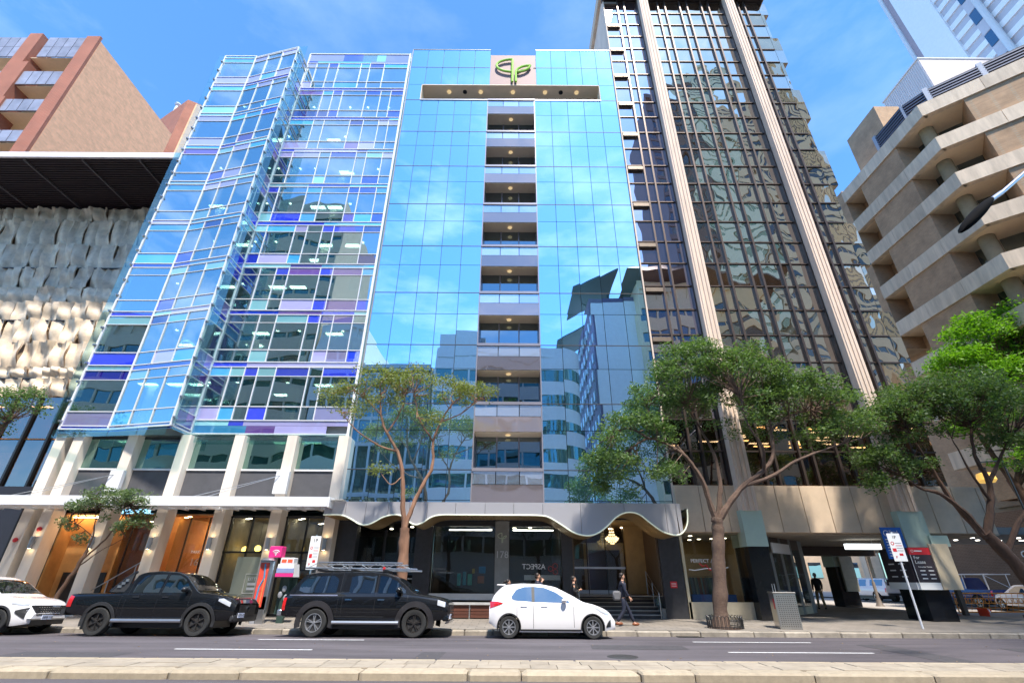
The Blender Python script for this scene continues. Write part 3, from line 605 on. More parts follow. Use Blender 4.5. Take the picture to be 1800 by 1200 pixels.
text('LITTLE', .17, white_letter, G_, (-11.16,22.96,1.47)); text('LANE', .17, white_letter, G_, (-11.16,22.96,1.28)) if 0 else None
for z in (1.28,1.10): gp('small_print', white_letter, -11.4,22.965,z,-10.95,22.97,z+.10)
shm = mat('shelf_goods', (.30,.22,.14), .7, var=.4, scale=9)
for z in (1.1,1.5,1.9,2.3,2.7): gp('shelf', black, -10.3,25.2,z,-8.5,25.5,z+.04)
for i in range(40):
    z = random.choice((1.14,1.54,1.94,2.34)); x = random.uniform(-10.25,-8.6); gp('jar', shm, x,25.22,z,x+.1,25.35,z+random.uniform(.12,.28))
for x, y, z in ((-8.95,24,2.75),(-8.55,23.9,2.55),(-12.5,24.2,2.75),(-11.9,24.2,2.8),(-11.4,24.1,2.7)):
    o = thing('pendant_lamp', '', 'lamp', (x,y,z), 0, 'warm globe pendants inside the left cafe windows'); o['label'] = {-12.5:'leftmost warm globe pendant inside the left cafe window',-11.9:'middle warm globe pendant inside the left cafe window',-11.4:'right warm globe pendant inside the left cafe window'}[x] if x < -11 else ('upper yellow globe lamp in the cafe window by the grey canopy' if z > 2.6 else 'lower yellow globe lamp in the cafe window by the grey canopy')
    MB().ball((0,0,0), .14 if x < -11 else .12, 12).build('globe', emis('globe_glow', (1,.62,.12), 3.0) if x == -8.95 else bpy.data.materials['globe_glow'], o, True)
    MB().tube([(0,0,.12),(0,0,4.1-z)], .008, 4).build('cord', black, o)
for i, x in enumerate(cx_[1:]):
    o = thing('wall_lamp', 'grey cylinder wall lamp on the ' + ['second','third','fourth','fifth','sixth','seventh'][i] + ' pale column from the left', 'lamp', (x-.02,22.36,2.9), 0, 'cylinder lamps on the pale columns')
    MB().lathe([(0,-.24),(.085,-.24),(.085,.24),(0,.24)],14).build('lamp_body', grey_metal, o, True); MB().box(-.03,.05,-.06,.03,.15,.06).build('bracket', grey_metal, o)
    MB().lathe([(0,.2415),(.06,.2415)],10).lathe([(0,-.2415),(.06,-.2415)],10).build('bulb', emis('wall_lamp_glow', (1,.75,.4), 14) if i == 0 else bpy.data.materials['wall_lamp_glow'], o)
for x, z, l in ((-21.75,3.0,'leftmost red fire alarm beacon on the first pale column'),(-20.9,3.45,'red fire alarm beacon above the grey lamp on the second pale column')):
    o = thing('alarm_beacon', l, 'alarm', (x+.0,22.5,z)); MB().ball((0,-.06,0),(.11,.08,.10),10).build('red_dome', red_sign, o, True); box('base_plate', white_paint, o, -.08,-.02,-.08,.08,-.002,.08)

# ------------------------------------------------------------ bronze glass tower (right of the blue one)
T = thing('office_tower', 'tall bronze glass tower with ribbed pinkish concrete pilasters behind the street trees', 'building', (0,0,0))
tg = glass('bronze_mirror_glass', (.74,.67,.74), (.07,.05,.05), refl=.76, wob=.012, wscale=.5, tilt=.006, stretch=(1,1,.8))
tgw = glass('rippled_bronze_glass', (.84,.72,.60), (.09,.06,.04), refl=.76, wob=.05, wscale=.6, tilt=.016, stretch=(1,1,.8))
tgs = glass('see_through_bronze_glass', (.6,.55,.55), (.02,.018,.016), refl=.30, through=.95, wob=.02, tcol=(.40,.34,.28))
tgt = glass('beige_rippled_glass', (.75,.62,.45), (.16,.12,.08), refl=.55, wob=.10, wscale=1.2, tilt=.02)
def tp(name, m, *b): return box(name, m, T, *b)
TB1, TB2, TB3 = (7.62, 10.42), (11.2, 17.62), (18.4, 20.75)
rows = [5.62+1.6*k for k in range(26)]
def cuts(a, b, ws): s = (b-a)/sum(ws); c = [a]; [c.append(c[-1]+w*s) for w in ws]; return c
cuts1 = cuts(*TB1, (62,32,61)); cuts2 = cuts(*TB2, (50,32,65,33,63,32,60)); cuts3 = cuts(*TB3, (35,32,70))
for bi, cs_ in enumerate((cuts1, cuts2, cuts3)):
    for k in range(25):
        z0, z1 = rows[k]+.02, rows[k+1]-.02
        for i, (a, b) in enumerate(zip(cs_, cs_[1:])):
            m = tgs if k < 2 else (tg if bi == 0 else tgw)
            if bi == 2 and i == 2 and k > 1: m = tgt if k % 2 else tgw
            pane('glass_pane' if bi == 1 else ('side_bay_pane' if bi == 0 else 'corner_bay_pane'), m, T, a+.01, b-.01, 23.0, z0, z1, .04)
    for z in rows[1:]: tp('transom', brown_metal, cs_[0],22.93,z-.035,cs_[-1],23.06,z+.035)
    for x in cs_[1:-1]: tp('mullion', brown_metal, x-.055,22.84,5.6,x+.055,23.0,45.7)
for k in range(2, 25, 2): tp('vent_hood', mat('bronze_hood',(.20,.15,.11),.4,.4) if k == 2 else bpy.data.materials['bronze_hood'], cuts1[0]+.05,22.80,rows[k]+1.12,cuts1[1]-.08,22.98,rows[k]+1.38)
for x0, x1 in ((10.45,11.17),(17.65,18.37)):
    tp('pilaster', pink_conc, x0,22.35,4.4,x1,23.3,46.3)
    for j in range(3): tp('pilaster_rib', pink_conc, x0+.10+j*.22,22.30,4.4,x0+.18+j*.22,22.35,46.3)
    tp('pilaster_reveal', brown_metal, x0-.09,22.8,5.6,x0,23.1,45.7); tp('pilaster_reveal', brown_metal, x1,22.8,5.6,x1+.09,23.1,45.7)
tp('corner_pier', pink_conc, 7.56,22.9,4.4,7.64,27.6,46.3)
tp('tower_core', pale_conc, 7.64,25.6,8.9,10,27.55,46.2); tp('tower_body', dark, 7.66,23.5,8.9,20.7,25.6,46.1); tp('tower_body', mat('tan_rear_wall',(.40,.33,.25),.85), 10.0,25.6,8.9,20.6,44,46.0)
tp('cornice', brown_metal, 7.5,22.4,45.7,21.2,23.1,46.4); tp('roof_parapet', tan_conc, 7.3,22.1,46.4,21.6,28,47.6)
for k in range(2, 25):                              # stepped side bays seen in profile
    w = .55 if k % 4 in (0,1) else .12
    m = tgt if k % 2 else tgw
    pane("stepped_bay_pane", m, T, 20.78, 20.78+w+.1, 23.02, rows[k]+.02, rows[k+1]-.02, .04)
    tp('stepped_bay', tan_conc, 20.76,23.08,rows[k],20.76+w+.12,24.6,rows[k+1]-.0)
# offices behind the two lowest rows
for z in (8.9,): tp('office_ceiling', mat('brown_ceiling',(.10,.07,.05),.8), 7.7,23.2,8.80,21.5,30,8.9)
tp('office_back', mat('brown_office_wall',(.06,.04,.03),.8), 7.7,29.8,5.5,21.5,30,8.8); tp('office_floor', dark, 7.7,23.2,5.4,21.5,43,5.55)
for j in range(26):
    x = 7.9+random.uniform(0,13); y = 23.8+random.uniform(0,4.5); z = random.choice((8.76,7.2)) if 0 else 8.76
    tp('ceiling_light', lamp_ceiling if j % 3 else lamp_warm, x,y,z,x+1.1,y+.16,z+.03)
for x in (13.0,14.0,14.5,20): tp('curtain', mat('tan_curtain',(.30,.18,.08),.8) if x == 13.0 else bpy.data.materials['tan_curtain'], x,23.3,5.6,x+.3,23.4,8.7)
# tan panel band over the ground floor
x = 7.6
while x < 22.0:
    w = 1.18; x1 = min(x+w, 22.0); MB().bev(x+.012,22.78,3.52,x1-.012,23.1,5.56,.012).build('band_panel', tan_conc, T); x = x1
tp('band_backing', dark, 7.6,23.0,3.54,22.0,23.4,5.5)
tp('undercroft_ceiling', mat('undercroft_soffit',(.40,.34,.27),.85), 7.6,23.1,3.48,22.3,45,3.54)
brown_beam = mat('brown_beam', (.085,.05,.035), .6)
tp('ceiling_beam', brown_beam, 15.5,31.5,2.95,22.3,32,3.48); tp('ceiling_beam', brown_beam, 11.5,29.0,3.1,15.6,29.3,3.48)
green_stone = mat('pale_green_stone', (.40,.50,.42), .5, var=.06); black_stone = mat('black_granite', (.012,.013,.016), .12, var=.3, scale=8)
for x0, x1 in ((10.35,11.3),(17.4,18.55)):
    tp('column_head', green_stone, x0,22.4,2.92,x1,23.9,4.42); tp('column', black_stone, x0+.03,22.43,.08,x1-.03,23.8,2.92)
    tp('stone_block', pink_conc, x0+.08,22.5,4.42,x1-.08,22.78,5.6)
tp('column_head', green_stone, 20.9,33.6,2.4,22.0,34.8,3.48); tp('column', black_stone, 20.93,33.62,.1,22.0,34.7,2.4)
tp('column_cladding', mat('beige_marble',(.42,.38,.30),.4,var=.15,scale=4), 21.2,33.4,1.0,22.0,33.6,3.0)
# clothes shop
cw = mat('clothes_shop_wall', (.50,.36,.18), .7, var=.15)
room(T, 7.66, 11.4, 23.2, 28, .5, 3.45, cw, mat('shop_ceiling',(.5,.42,.3),.7), lights=10)
tp('shop_window', shop_glass, 7.72,23.04,.75,10.3,23.07,3.45); tp('shop_plinth', mat('cream_plinth',(.52,.45,.33),.7), 7.62,22.95,.1,10.4,23.1,.75)
tp('window_post', cream_w, 7.6,22.95,.1,7.72,23.1,3.5)
text('PERFECT ATTIRE', .21, white_letter, T, (7.98,23.01,2.28), align='LEFT'); text('tailored suits', .13, white_letter, T, (8.5,23.01,2.06), align='LEFT') if 0 else None
MB().tube([(8.35,23.0,2.25),(8.5,23.0,2.12),(8.62,23.0,2.2),(8.75,23.0,2.0),(8.95,23.0,1.96)], .03, 5).build('red_flourish', red_sign, T)
MB().tube([(7.85,23.0,2.0),(8.1,23.0,1.97),(8.6,23.0,2.05),(9.3,23.0,2.02),(9.6,23.0,2.1)], .022, 5).build('white_flourish', white_letter, T)
cols_ = [(.06,.16,.22),(.10,.22,.26),(.03,.05,.09),(.22,.04,.03),(.18,.08,.03),(.25,.3,.3),(.05,.12,.09),(.08,.07,.07),(.4,.4,.38),(.12,.18,.3)]
cmat = [mat('cloth_%s' % n, c, .9, var=.2) for n, c in zip(('teal','blue_grey','navy','maroon','rust','pale','green','charcoal','white','steel_blue'), cols_)]
for r, (x0, y, n) in enumerate(((7.95,24.0,15),(9.05,24.0,10),(9.3,24.9,12))):
    rk = thing('clothes_rack', ['left rack of teal, maroon and grey garments in the clothes shop window','middle rack of pale blue garments behind the tree trunk in the clothes shop','back rack of dark garments further inside the clothes shop'][r], 'clothes rack', (0,0,0), 0, 'clothes racks in the shop window')
    MB().tube([(x0-.05,y,.5),(x0-.05,y,1.75),(x0+n*.07,y,1.75),(x0+n*.07,y,.5)], .015, 6).build('rail', black, rk)
    for i in range(n):
        x = x0+i*.07; h = random.uniform(.75,1.0); gm_ = random.choice(cmat if r != 1 else cmat[:2]+cmat[5:6]+cmat[8:])
        MB().hexa([(x-.02,y-.2,1.68-h),(x+.03,y-.22,1.68-h),(x+.03,y+.22,1.68-h),(x-.02,y+.2,1.68-h)], [(x,y-.12,1.7),(x+.02,y-.12,1.7),(x+.02,y+.12,1.7),(x,y+.12,1.7)]).build('garment', gm_, rk, fix=True)
tb = thing('display_table', 'low display table under a blue cloth in the clothes shop window', 'table'); box('tabletop', bpy.data.materials['cloth_steel_blue'], tb, 8.0,23.5,.95,9.9,24.2,1.02); box('cloth', mat('blue_cloth',(.08,.17,.5),.8), tb, 7.98,23.45,.6,9.92,23.5,1.03)
# receding shop windows right of the first column
P0, P1 = (11.35,23.5), (15.4,27.4)
for i in range(4):
    a, b = lerp2(P0,P1,i/4+.02), lerp2(P0,P1,(i+1)/4-.02)
    vpane('shop_window', shop_glass, T, a, b, .45, 3.0, .03); vpane('shop_post', grey_stone, T, lerp2(P0,P1,i/4-.03), lerp2(P0,P1,i/4+.03), .1, 3.48, .2)
vpane('shop_head', brown_beam, T, P0, P1, 3.0, 3.48, .12); vpane('shop_plinth', bpy.data.materials['cream_plinth'], T, P0, P1, .1, .45, .12)
vpane('shop_sign', white_paint, T, (12.3,24.1), (14.0,25.75), 2.75, 3.2, .06)
vpane('shop_post', grey_stone, T, (15.3,27.3), (15.75,27.75), .1, 3.48, .3)
tp('inner_wall', mat('dim_green_wall',(.16,.17,.12),.7,var=.4,scale=1.5), 11.4,29.2,.1,15.7,29.4,3.48)
tp('notice_red', red_sign, 16.0,29.0,1.5,16.3,29.05,1.9) if 0 else None
# ------------------------------------------------------------ far left: brick block and the screened building below it
K = thing('brick_building', 'tall orange brick office block with grey metal parapet panels, top left', 'building')
def kp(name, m, *b): return box(name, m, K, *b)
zinc = mat('weathered_zinc', (.30,.29,.33), .5, .3, var=.25, scale=.8)
KX = -48.83
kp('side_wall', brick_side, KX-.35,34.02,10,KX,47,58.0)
kp('front_pier', brick_front, KX-1.6,33.7,10,KX-.02,34.0,58.6); kp('front_pier_side', brick_front, KX-1.6,34,10,KX-.36,36,58.4)
kp('rear_wall', dark, -75,38,10,KX-.4,47,57.5)
zs = [(54.9,58.5),(49.9,52.1),(45.6,47.4),(41.0,42.6),(36.6,38.2)]
for i, (z0, z1) in enumerate(zs):
    px1 = -55.0 - .0*i; xs = [KX-1.62-1.13*j for j in range(14)]
    for j, (a, b) in enumerate(zip(xs[1:], xs)):
        if j == 4: continue
        if i == 0:
            kp('parapet_panel', zinc, a+.04,33.85,56.75,b-.04,33.95,z1); kp('parapet_panel', zinc, a+.04,33.85,z0,b-.04,33.95,56.7)
        else: kp('parapet_panel', zinc, a+.04,33.75,z0,b-.04,33.9,z1)
    kp('ledge', soffit_beige, -66,34,z0-.05,KX-1.6,37.4,z0+.02)
    kp('lintel_wall', bpy.data.materials['beige_marble'], -66,36.6,z0-1.6,KX-1.6,36.9,z0)
    for j in range(9): kp('window_pane', tgs if j % 2 else blue_vent, KX-1.7-1.9*(j+1),36.7,z0-4.0,KX-1.75-1.9*j,36.75,z0-1.6)
    kp('window_frame', black, -66,36.62,z0-1.68,KX-1.6,36.72,z0-1.55)
for i, (z0, z1, w) in enumerate(((52.5,58.9,0),(46.5,53.6,.9),(40.5,47.6,1.6),(34,41,2.4))):
    kp('front_pier', brick_front, -57.2-.0*i,33.6-.02*i,z0,-55.7+.35*(w>0)+w*.45,35.5,z1)
K2 = thing('brick_tower', 'smaller dark orange brick rooftop block behind the large brick gable', 'building')
MB().prism([(-62.2,55),(-50.9,49),(-49.3,49.9),(-49.0,60),(-62,60)], 10, 68.2, 'z').build('front_wall', brick_front, K2, fix=True)
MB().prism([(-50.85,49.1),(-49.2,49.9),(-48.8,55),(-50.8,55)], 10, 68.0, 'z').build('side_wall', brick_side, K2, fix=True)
MB().tube([(-54.2,51,68),(-54.2,51,69.4)],.25,8).ball((-54.2,51,69.6),(.5,.5,.35),8).build('roof_vent', white_paint, K2)

V = thing('screened_building', 'low building with a rippled tan metal facade screen and a deep dark roof overhang', 'building')
def vp(name, m, *b): return box(name, m, V, *b)
scr = mat('rippled_cream_sheet', (.80,.64,.46), .40, .0, var=.24, scale=2.2)
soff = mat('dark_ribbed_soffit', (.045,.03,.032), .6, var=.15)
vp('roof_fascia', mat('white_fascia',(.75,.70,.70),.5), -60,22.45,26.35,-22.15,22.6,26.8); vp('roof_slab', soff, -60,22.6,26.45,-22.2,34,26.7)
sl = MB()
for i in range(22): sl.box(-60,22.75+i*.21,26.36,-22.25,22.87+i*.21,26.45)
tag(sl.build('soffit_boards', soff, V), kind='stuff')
for x in (-36.5,-32.6,-28.7,-24.9): vp('soffit_beam', mat('beam_trim',(.16,.14,.14),.5) if x < -36 else bpy.data.materials['beam_trim'], x,22.65,26.25,x+.09,27.3,26.37)
def wave_mesh(seed):
    r = random.Random(seed); n = 9; vs = []; ph = r.uniform(0,6); ph2 = r.uniform(0,6)
    for j in range(n):
        for i in range(n):
            u, v = i/(n-1), j/(n-1)
            y = -.20*v - .09*math.sin(u*6.3+ph+v*2.2) - .05*math.sin(u*13+ph2+v*4)*v - .05*math.sin(v*7+ph2)
            vs.append((u-.5-.10*v+.05, y, v-.5+.03*math.sin(u*7+ph)+.05*(u-.5)))
    fs = [(j*n+i, j*n+i+1, (j+1)*n+i+1, (j+1)*n+i) for j in range(n-1) for i in range(n-1)]
    m = MB().add(vs, fs); m.add([(x, y+.06, z) for x, y, z in vs], [f[::-1] for f in fs]); return m.mesh('screen_panel', scr, True)
wv = [wave_mesh(s) for s in range(7)]
zrow = [25.95,24.75,22.6,20.65,19.0,17.85,16.5,14.85,13.15,12.4,11.3]
for j in range(len(zrow)-1):
    for i in range(19):
        x = -22.6-.98*i; h = zrow[j]-zrow[j+1]
        link('screen_panel', random.choice(wv), V, (x, 27.1+random.uniform(-.05,.05), (zrow[j]+zrow[j+1])/2), (random.uniform(-.05,.05), random.uniform(-.02,.02), random.uniform(-.10,.10)), (.97, random.uniform(.8,1.5), h-.02))
for z in (20.65,16.5,12.42): vp('floor_line', black, -41,26.95,z-.04,-22.1,27.2,z+.02)
vp('wall_behind', mat('bronze_backing',(.30,.22,.14),.7,var=.3), -45,27.4,11.2,-22.1,28,26.3)
for i in range(14):
    for z0, z1 in ((8.7,11.2),(6.0,8.6)):
        x = -22.3-1.5*(i+1); pane('window_pane', tgs, V, x+.04, x+1.46, 27.0, z0, z1)
    vp('mullion', black, -22.3-1.5*i-.06,26.85,5.9,-22.3-1.5*i+.06,27.1,11.2)
vp('amber_room', amber, -45,30,8.6,-22.2,30.2,11.1); vp('amber_floor', dark, -45,27.1,8.58,-22.2,30,8.66)
for i in range(6): vp('ceiling_light', lamp_warm, -24-3*i,28.2,11.02,-22.8-3*i,28.4,11.06)
vp('base_wall', mat('blue_black_wall',(.018,.018,.026),.6), -60,26.6,.0,-22.1,27.2,5.95); vp('side_return', dark, -22.3,22.7,.1,-22.1,27,5.6)

# ------------------------------------------------------------ right: stepped brown building
Rb = thing('brown_building', 'brown brick office building with stepped concrete ledges on the right', 'building')
led = mat('ledge_concrete', (.70,.56,.42), .85, var=.2, scale=1.0, bump=.15, stretch=(2.2,2.2,.35)); led2 = led
BX_, BY_ = 34.7, 27.0; dxn, dyn = .77, -.638
def npt(s, o=0): return (BX_+dxn*s - dyn*o*1.0, BY_+dyn*s + dxn*o)     # o = inset distance
ztops = [38.1-3.92*k for k in range(9)]
for k, zt in enumerate(ztops):
    if zt < 7: continue
    segs = 6; ys = np.linspace(37.4, 27.0, 4)
    for a, b in zip(ys, ys[1:]):                      # far side
        MB().hexa([(BX_,b+.01,zt-1.3),(BX_+.5,b+.01,zt-1.3),(BX_+.5,a-.01,zt-1.3),(BX_,a-.01,zt-1.3)], [(BX_,b+.01,zt),(BX_+.5,b+.01,zt),(BX_+.5,a-.01,zt),(BX_,a-.01,zt)]).build('ledge_panel', led, Rb)
    for s in range(0, 16, 4):
        p, q, p2, q2 = npt(s+.01), npt(s+3.98), npt(s+.01,.5), npt(s+3.98,.5)
        if s == 0: p, p2 = (BX_,BY_), (BX_+.5,BY_+.25)
        MB().hexa([(*p,zt-1.3),(*q,zt-1.3),(*q2,zt-1.3),(*p2,zt-1.3)], [(*p,zt),(*q,zt),(*q2,zt),(*p2,zt)]).build('ledge_panel', led, Rb, fix=True)
    slab = [(BX_+.05,37.4),(BX_+.05,27.02),npt(15,.05),npt(15,5),(BX_+4,31),(BX_+4,37.4)]
    MB().prism(slab, zt-1.28, zt-1.0, 'z').build('floor_slab', soffit_beige, Rb, fix=True)
    if k == 0: MB().prism(slab, zt-.4, zt-.2, 'z').build('roof_slab', led, Rb, fix=True)
    zb, z1 = ztops[k]-3.92, zt-1.29
    MB().box(BX_+.12,30.3,zb,BX_+.4,34.9,z1).build('brick_panel', brown_brick, Rb)
    MB().box(BX_+.12,34.9,zb,BX_+2.0,35.1,z1).build('brick_return', brown_brick, Rb); MB().box(BX_+.4,30.3,zb,BX_+2.6,30.55,z1).build('brick_return', brown_brick, Rb)
    MB().box(BX_+2.0,30.5,zb-.2,BX_+2.2,37.4,z1).build('brick_inner_wall', brown_brick, Rb)
    for s0, s1 in ((2.6,11.5),(13.5,15)):
        a, b, c, d = npt(s0,.12), npt(s1,.12), npt(s1,.5), npt(s0,.5)
        MB().hexa([(*a,zb),(*b,zb),(*c,zb),(*d,zb)], [(*a,z1),(*b,z1),(*c,z1),(*d,z1)]).build('brick_panel', brown_brick, Rb, fix=True)
        c, d = npt(s0,.5), npt(s0,3); e = npt(s0+.2,3); f = npt(s0+.2,.5)
        MB().hexa([(*c,zb),(*f,zb),(*e,zb),(*d,zb)], [(*c,z1),(*f,z1),(*e,z1),(*d,z1)]).build('brick_return', brown_brick, Rb, fix=True)
    cx, cy = BX_+1.45, BY_+1.5; MB().lathe([(.52,zb-.5),(.52,z1)], 20, c=(cx,cy,0)).build('round_column', mat('olive_concrete',(.30,.25,.16),.8) if 'olive_concrete' not in bpy.data.materials else bpy.data.materials['olive_concrete'], Rb, True)
    vpane('window_pane', blue_vent, Rb, (BX_+2.2,30.3), (BX_+2.6,28.9), zb-.1, z1, .05); vpane('window_pane', blue_vent, Rb, (BX_+2.65,28.8), (BX_+4.3,27.2), zb-.1, z1, .05)
    vpane('window_frame', led, Rb, (BX_+2.58,28.98), (BX_+2.7,28.74), zb-.1, z1, .12)
MB().prism([(BX_+2.2,37.3),(BX_+2.2,31),(BX_+5,28.4),npt(15,3.4),npt(15,9),(60,60),(BX_+2.2,60)], 4.5, 36.6, 'z').build('building_body', brown_brick, Rb, fix=True)
# ground floor wall with lettering
MB().box(34.75,26.5,.1,35.2,41,6.0).build('ground_wall', mat('dark_brown_brick',(.20,.11,.065),.88,var=.15,scale=.8,tiles=(.30,.10,.014,(.24,.16,.11))), Rb)
box('shopfront_glass', shop_glass, Rb, 34.85,41.2,.6,34.9,49,4.2); box('shopfront_inner', mat('pale_yellow_wall',(.55,.48,.25),.7,var=.2), Rb, 37,41,.1,37.2,50,5)
box('yellow_poster', mat('yellow_poster',(.8,.55,.05),.6,var=.3,scale=2), Rb, 34.7,44.5,2.2,34.75,47.0,3.9)
MB().ball((34.68,45.2,2.9),(.04,.4,.35),10).build('green_print', leaf_green, Rb); MB().ball((34.68,46.2,2.8),(.04,.3,.2),8).build('orange_print', mat('orange_print',(.8,.15,.03),.5), Rb)
for y in (41,45.9,50.5): box('shopfront_column', led, Rb, 34.6,y,.1,35.1,y+.8,5)
MB().box(34.5,41,4.3,35.3,60,7).build('shopfront_head', brown_beam, Rb)
text('CASTLEDEX  >', .62, white_letter, Rb, (34.70,33.0,3.05), (90,0,-90), ext=.03)
Aw = thing('awning', 'thin dark grey street awning with rows of spotlights beside the brick wall', 'awning')
MB().prism([(19.4,24.2),(20.6,23.3),(34,23.3),(34,30),(19.4,30)], 3.55, 3.85, 'z').build('awning_slab', mat('awning_grey',(.09,.095,.10),.5), Aw, fix=True)
for x in np.arange(20.3, 33, 1.15):
    for y in (24.0,25.3,26.8): MB().lathe([(.09,3.545),(.09,3.53),(0,3.529)],8,c=(x+ (y-24)*.3,y,0)).build('spotlight', lamp_white, Aw)
E1 = thing('far_building', 'distant tan building closing the far end of the side street', 'building')
box('wall', tan_conc, E1, 8,84,.1,60,90,26)
for k in range(6):
    for j in range(16): box('window_pane', blue_vent, E1, 9+3*j,83.9,2+4*k,11+3*j,83.95,4.2+4*k)
E2 = thing('arcade_wall', 'ochre rear wall of the arcade under the bronze tower', 'wall')
box('wall_face', mat('ochre_wall',(.34,.25,.12),.8,var=.3,scale=1.2), E2, 7.7,46,.1,19.5,46.4,3.5); box('lit_window', mat('lit_window_panel',(.7,.6,.4),.5,emit=(1,.85,.5),es=.35,var=.2), E2, 16.2,45.95,1.2,18.6,45.99,2.9)
# roof plant behind the ledges
Lv = thing('roof_screen', 'dark louvred plant screen on the roof of the brown building', 'louvre screen')
lm_ = mat('louvre_steel', (.12,.13,.17), .45, .5)
scrp = [(36.4,33.2),(36.4,29.6),npt(1.5,2.4),npt(5.2,2.4),npt(8.8,2.4),npt(14,2.4)]
for (a, b) in zip(scrp, scrp[1:]):
    for j in range(11): vpane('louvre_blade', lm_, Lv, lerp2(a,b,.03), lerp2(a,b,.97), 38.2+j*.3, 38.32+j*.3, .25)
    vpane('louvre_back', dark, Lv, (a[0]+.15,a[1]+.15), (b[0]+.15,b[1]+.15), 38, 41.6, .1)
    vpane('screen_post', grey_metal, Lv, lerp2(a,b,-.05), lerp2(a,b,.05), 38, 41.7, .3)
Bt = thing('brick_stair_tower', 'sandy brick stair tower rising behind the ledges of the brown building', 'building')
box('tower_wall', brown_brick, Bt, 36.64,32,20,41,36.2,44.7); box('tower_step', brown_brick, Bt, 34.9,37.45,20,41,41.5,38.5)
Ph = thing('rooftop_penthouse', 'white corrugated metal penthouse with sloping edge on the brown building', 'penthouse')
pw = mat('pink_white_cladding', (.66,.58,.57), .5, var=.05)
box('penthouse_wall', pw, Ph, 57.96,42.0,30,72,49,68.4)
for i in range(24): box('cladding_rib', pw, Ph, 57.90,42.1+i*.29,30,57.97,42.22+i*.29,68.2)
box('roof_edge', white_paint, Ph, 57.8,41.9,68.4,72,49.1,68.65)
Sk = thing('skyscraper', 'white striped high rise tower cut off by the top right corner', 'building')
wcl = mat('white_cladding', (.92,.90,.90), .55, var=.04); lg = mat('lilac_grey_cladding', (.60,.56,.60), .5, var=.05)
box('side_face', lg, Sk, 75.1,20,5,95,54.4,175); box('corner_strip', mat('mauve_ribbed_strip',(.42,.34,.38),.7), Sk, 75.0,53.1,5,75.1,54.3,175)
MB().tube([(74.9,54.6,5),(74.9,54.6,175)], .35, 10).build('corner_tube', white_paint, Sk, True); box('white_pier', wcl, Sk, 74.6,47.9,5,75.1,53.05,175)
for i in range(48):
    z = 45+i*2.7; box('white_band', wcl, Sk, 74.9,20,z,75.1,47.9,z+1.15)
MB().tube([(74.4,43.0,5),(74.4,43.0,175)], .45, 10).build('fin_tube', white_paint, Sk, True)
for i in range(60): box('fin_window', blue_vent if i % 2 else lg, Sk, 74.84,43.6,5+i*2.85,74.92,45.0,5+i*2.85+2.7)

# ------------------------------------------------------------ opposite side of the street (seen in the reflections)
def opp(label, x0, x1, y, z1, wallm, glassm, pitch=3.4, band=1.5, depth=18, mull=2.4, name='opposite_building', bays=None):
    o = thing(name, label, 'building', (0,0,0))
    box('wall', wallm, o, x0,y-depth,.1,x1,y-.3,z1)
    n = int((z1-4)/pitch); b = MB(); gm_ = MB(); mm_ = MB()
    for k in range(n):
        z = 4.2+k*pitch; b.box(x0,y-.3,z+pitch-band,x1,y,z+pitch); gm_.box(x0+.1,y-.32,z,x1-.1,y-.2,z+pitch-band)
    x = x0
    while x < x1: mm_.box(x-.12,y-.3,4,x+.12,y-.02,z1); x += mull
    b.box(x0,y-.3,z1-1.4,x1,y,z1)
    b.build('floor_band', wallm, o); gm_.build('window_band', glassm, o); mm_.build('mullion', wallm, o)
    return o
cream = mat('cream_wall', (.85,.70,.45), .8, var=.06); whiteb = mat('white_wall', (.90,.92,.90), .7, var=.05); tealg = glass('opposite_teal_glass', (.3,.6,.6), (.01,.06,.06), refl=.35, wob=.01)
darkgl = glass('opposite_dark_glass', (.25,.4,.45), (.01,.02,.025), refl=.4, wob=.01); greyw = mat('blue_grey_wall', (.6,.66,.68), .7); beigew = mat('beige_wall', (.66,.57,.42), .8, var=.05); brownr = mat('brown_roof', (.10,.05,.03), .6)
opp('white banded office building across the road with a rounded corner, seen reflected', -10.5, 6.0, -14, 31, whiteb, tealg, 3.6, 1.9)
rc = bpy.data.objects['opposite_building']
MB().lathe([(3.9,.1),(3.9,31),(0,31)], 28, c=(6.0,-17.9,0)).build('rounded_corner', whiteb, rc, True)
for k in range(7): MB().lathe([(3.93,4.2+3.6*k),(3.93,5.9+3.6*k)], 28, c=(6.0,-17.9,0)).build('corner_window_band', tealg, rc, True)
MB().box(-10.3,-14.0,31,-4,-20,33.2).build('roof_block', whiteb, rc)
opp('dark glass office block with pale vertical fins across the road, seen reflected', -21.5, -11, -14, 28, greyw, darkgl, 3.3, .5, mull=1.6)
opp('beige office tower across the road beyond the white block, seen reflected', -40, -28, -14, 58, beigew, tealg, 3.5, 2.6)
opp('white office block with green window bands across the road, seen reflected', -27.5, -21.7, -14, 35, whiteb, tealg, 3.5, 1.9)
opp('beige slab block across the road with small windows, seen reflected', -64, -41, -14, 35, beigew, darkgl, 3.5, 1.6)
opp('cream building across the road under a wide brown roof, seen reflected', 19, 38, -14, 42, cream, darkgl, 3.5, 1.9)
q = thing('overhanging_roof', 'wide brown hipped roof of the cream building across the road, seen reflected', 'roof'); MB().hexa([(17,-32,42.5),(41,-32,42.5),(41,-11.5,42.5),(17,-11.5,42.5)],[(21,-28,47),(36,-28,47),(36,-17,47),(21,-17,47)]).build('roof_shell', brownr, q)
opp('pale green glass tower across the road behind the cream building, seen reflected', 44, 53, -34, 122, mat('pale_green_wall',(.66,.74,.62),.6), tealg, 3.5, 2.2)
opp('dark bronze tower across the road beside the green tower, seen reflected', 34, 43.5, -34, 112, mat('dark_brown_wall',(.12,.10,.10),.5), darkgl, 3.5, 1.2)
opp('tan office tower across the road right of the green tower, seen reflected', 53.5, 78, -34, 118, beigew, darkgl, 3.5, 2.0)
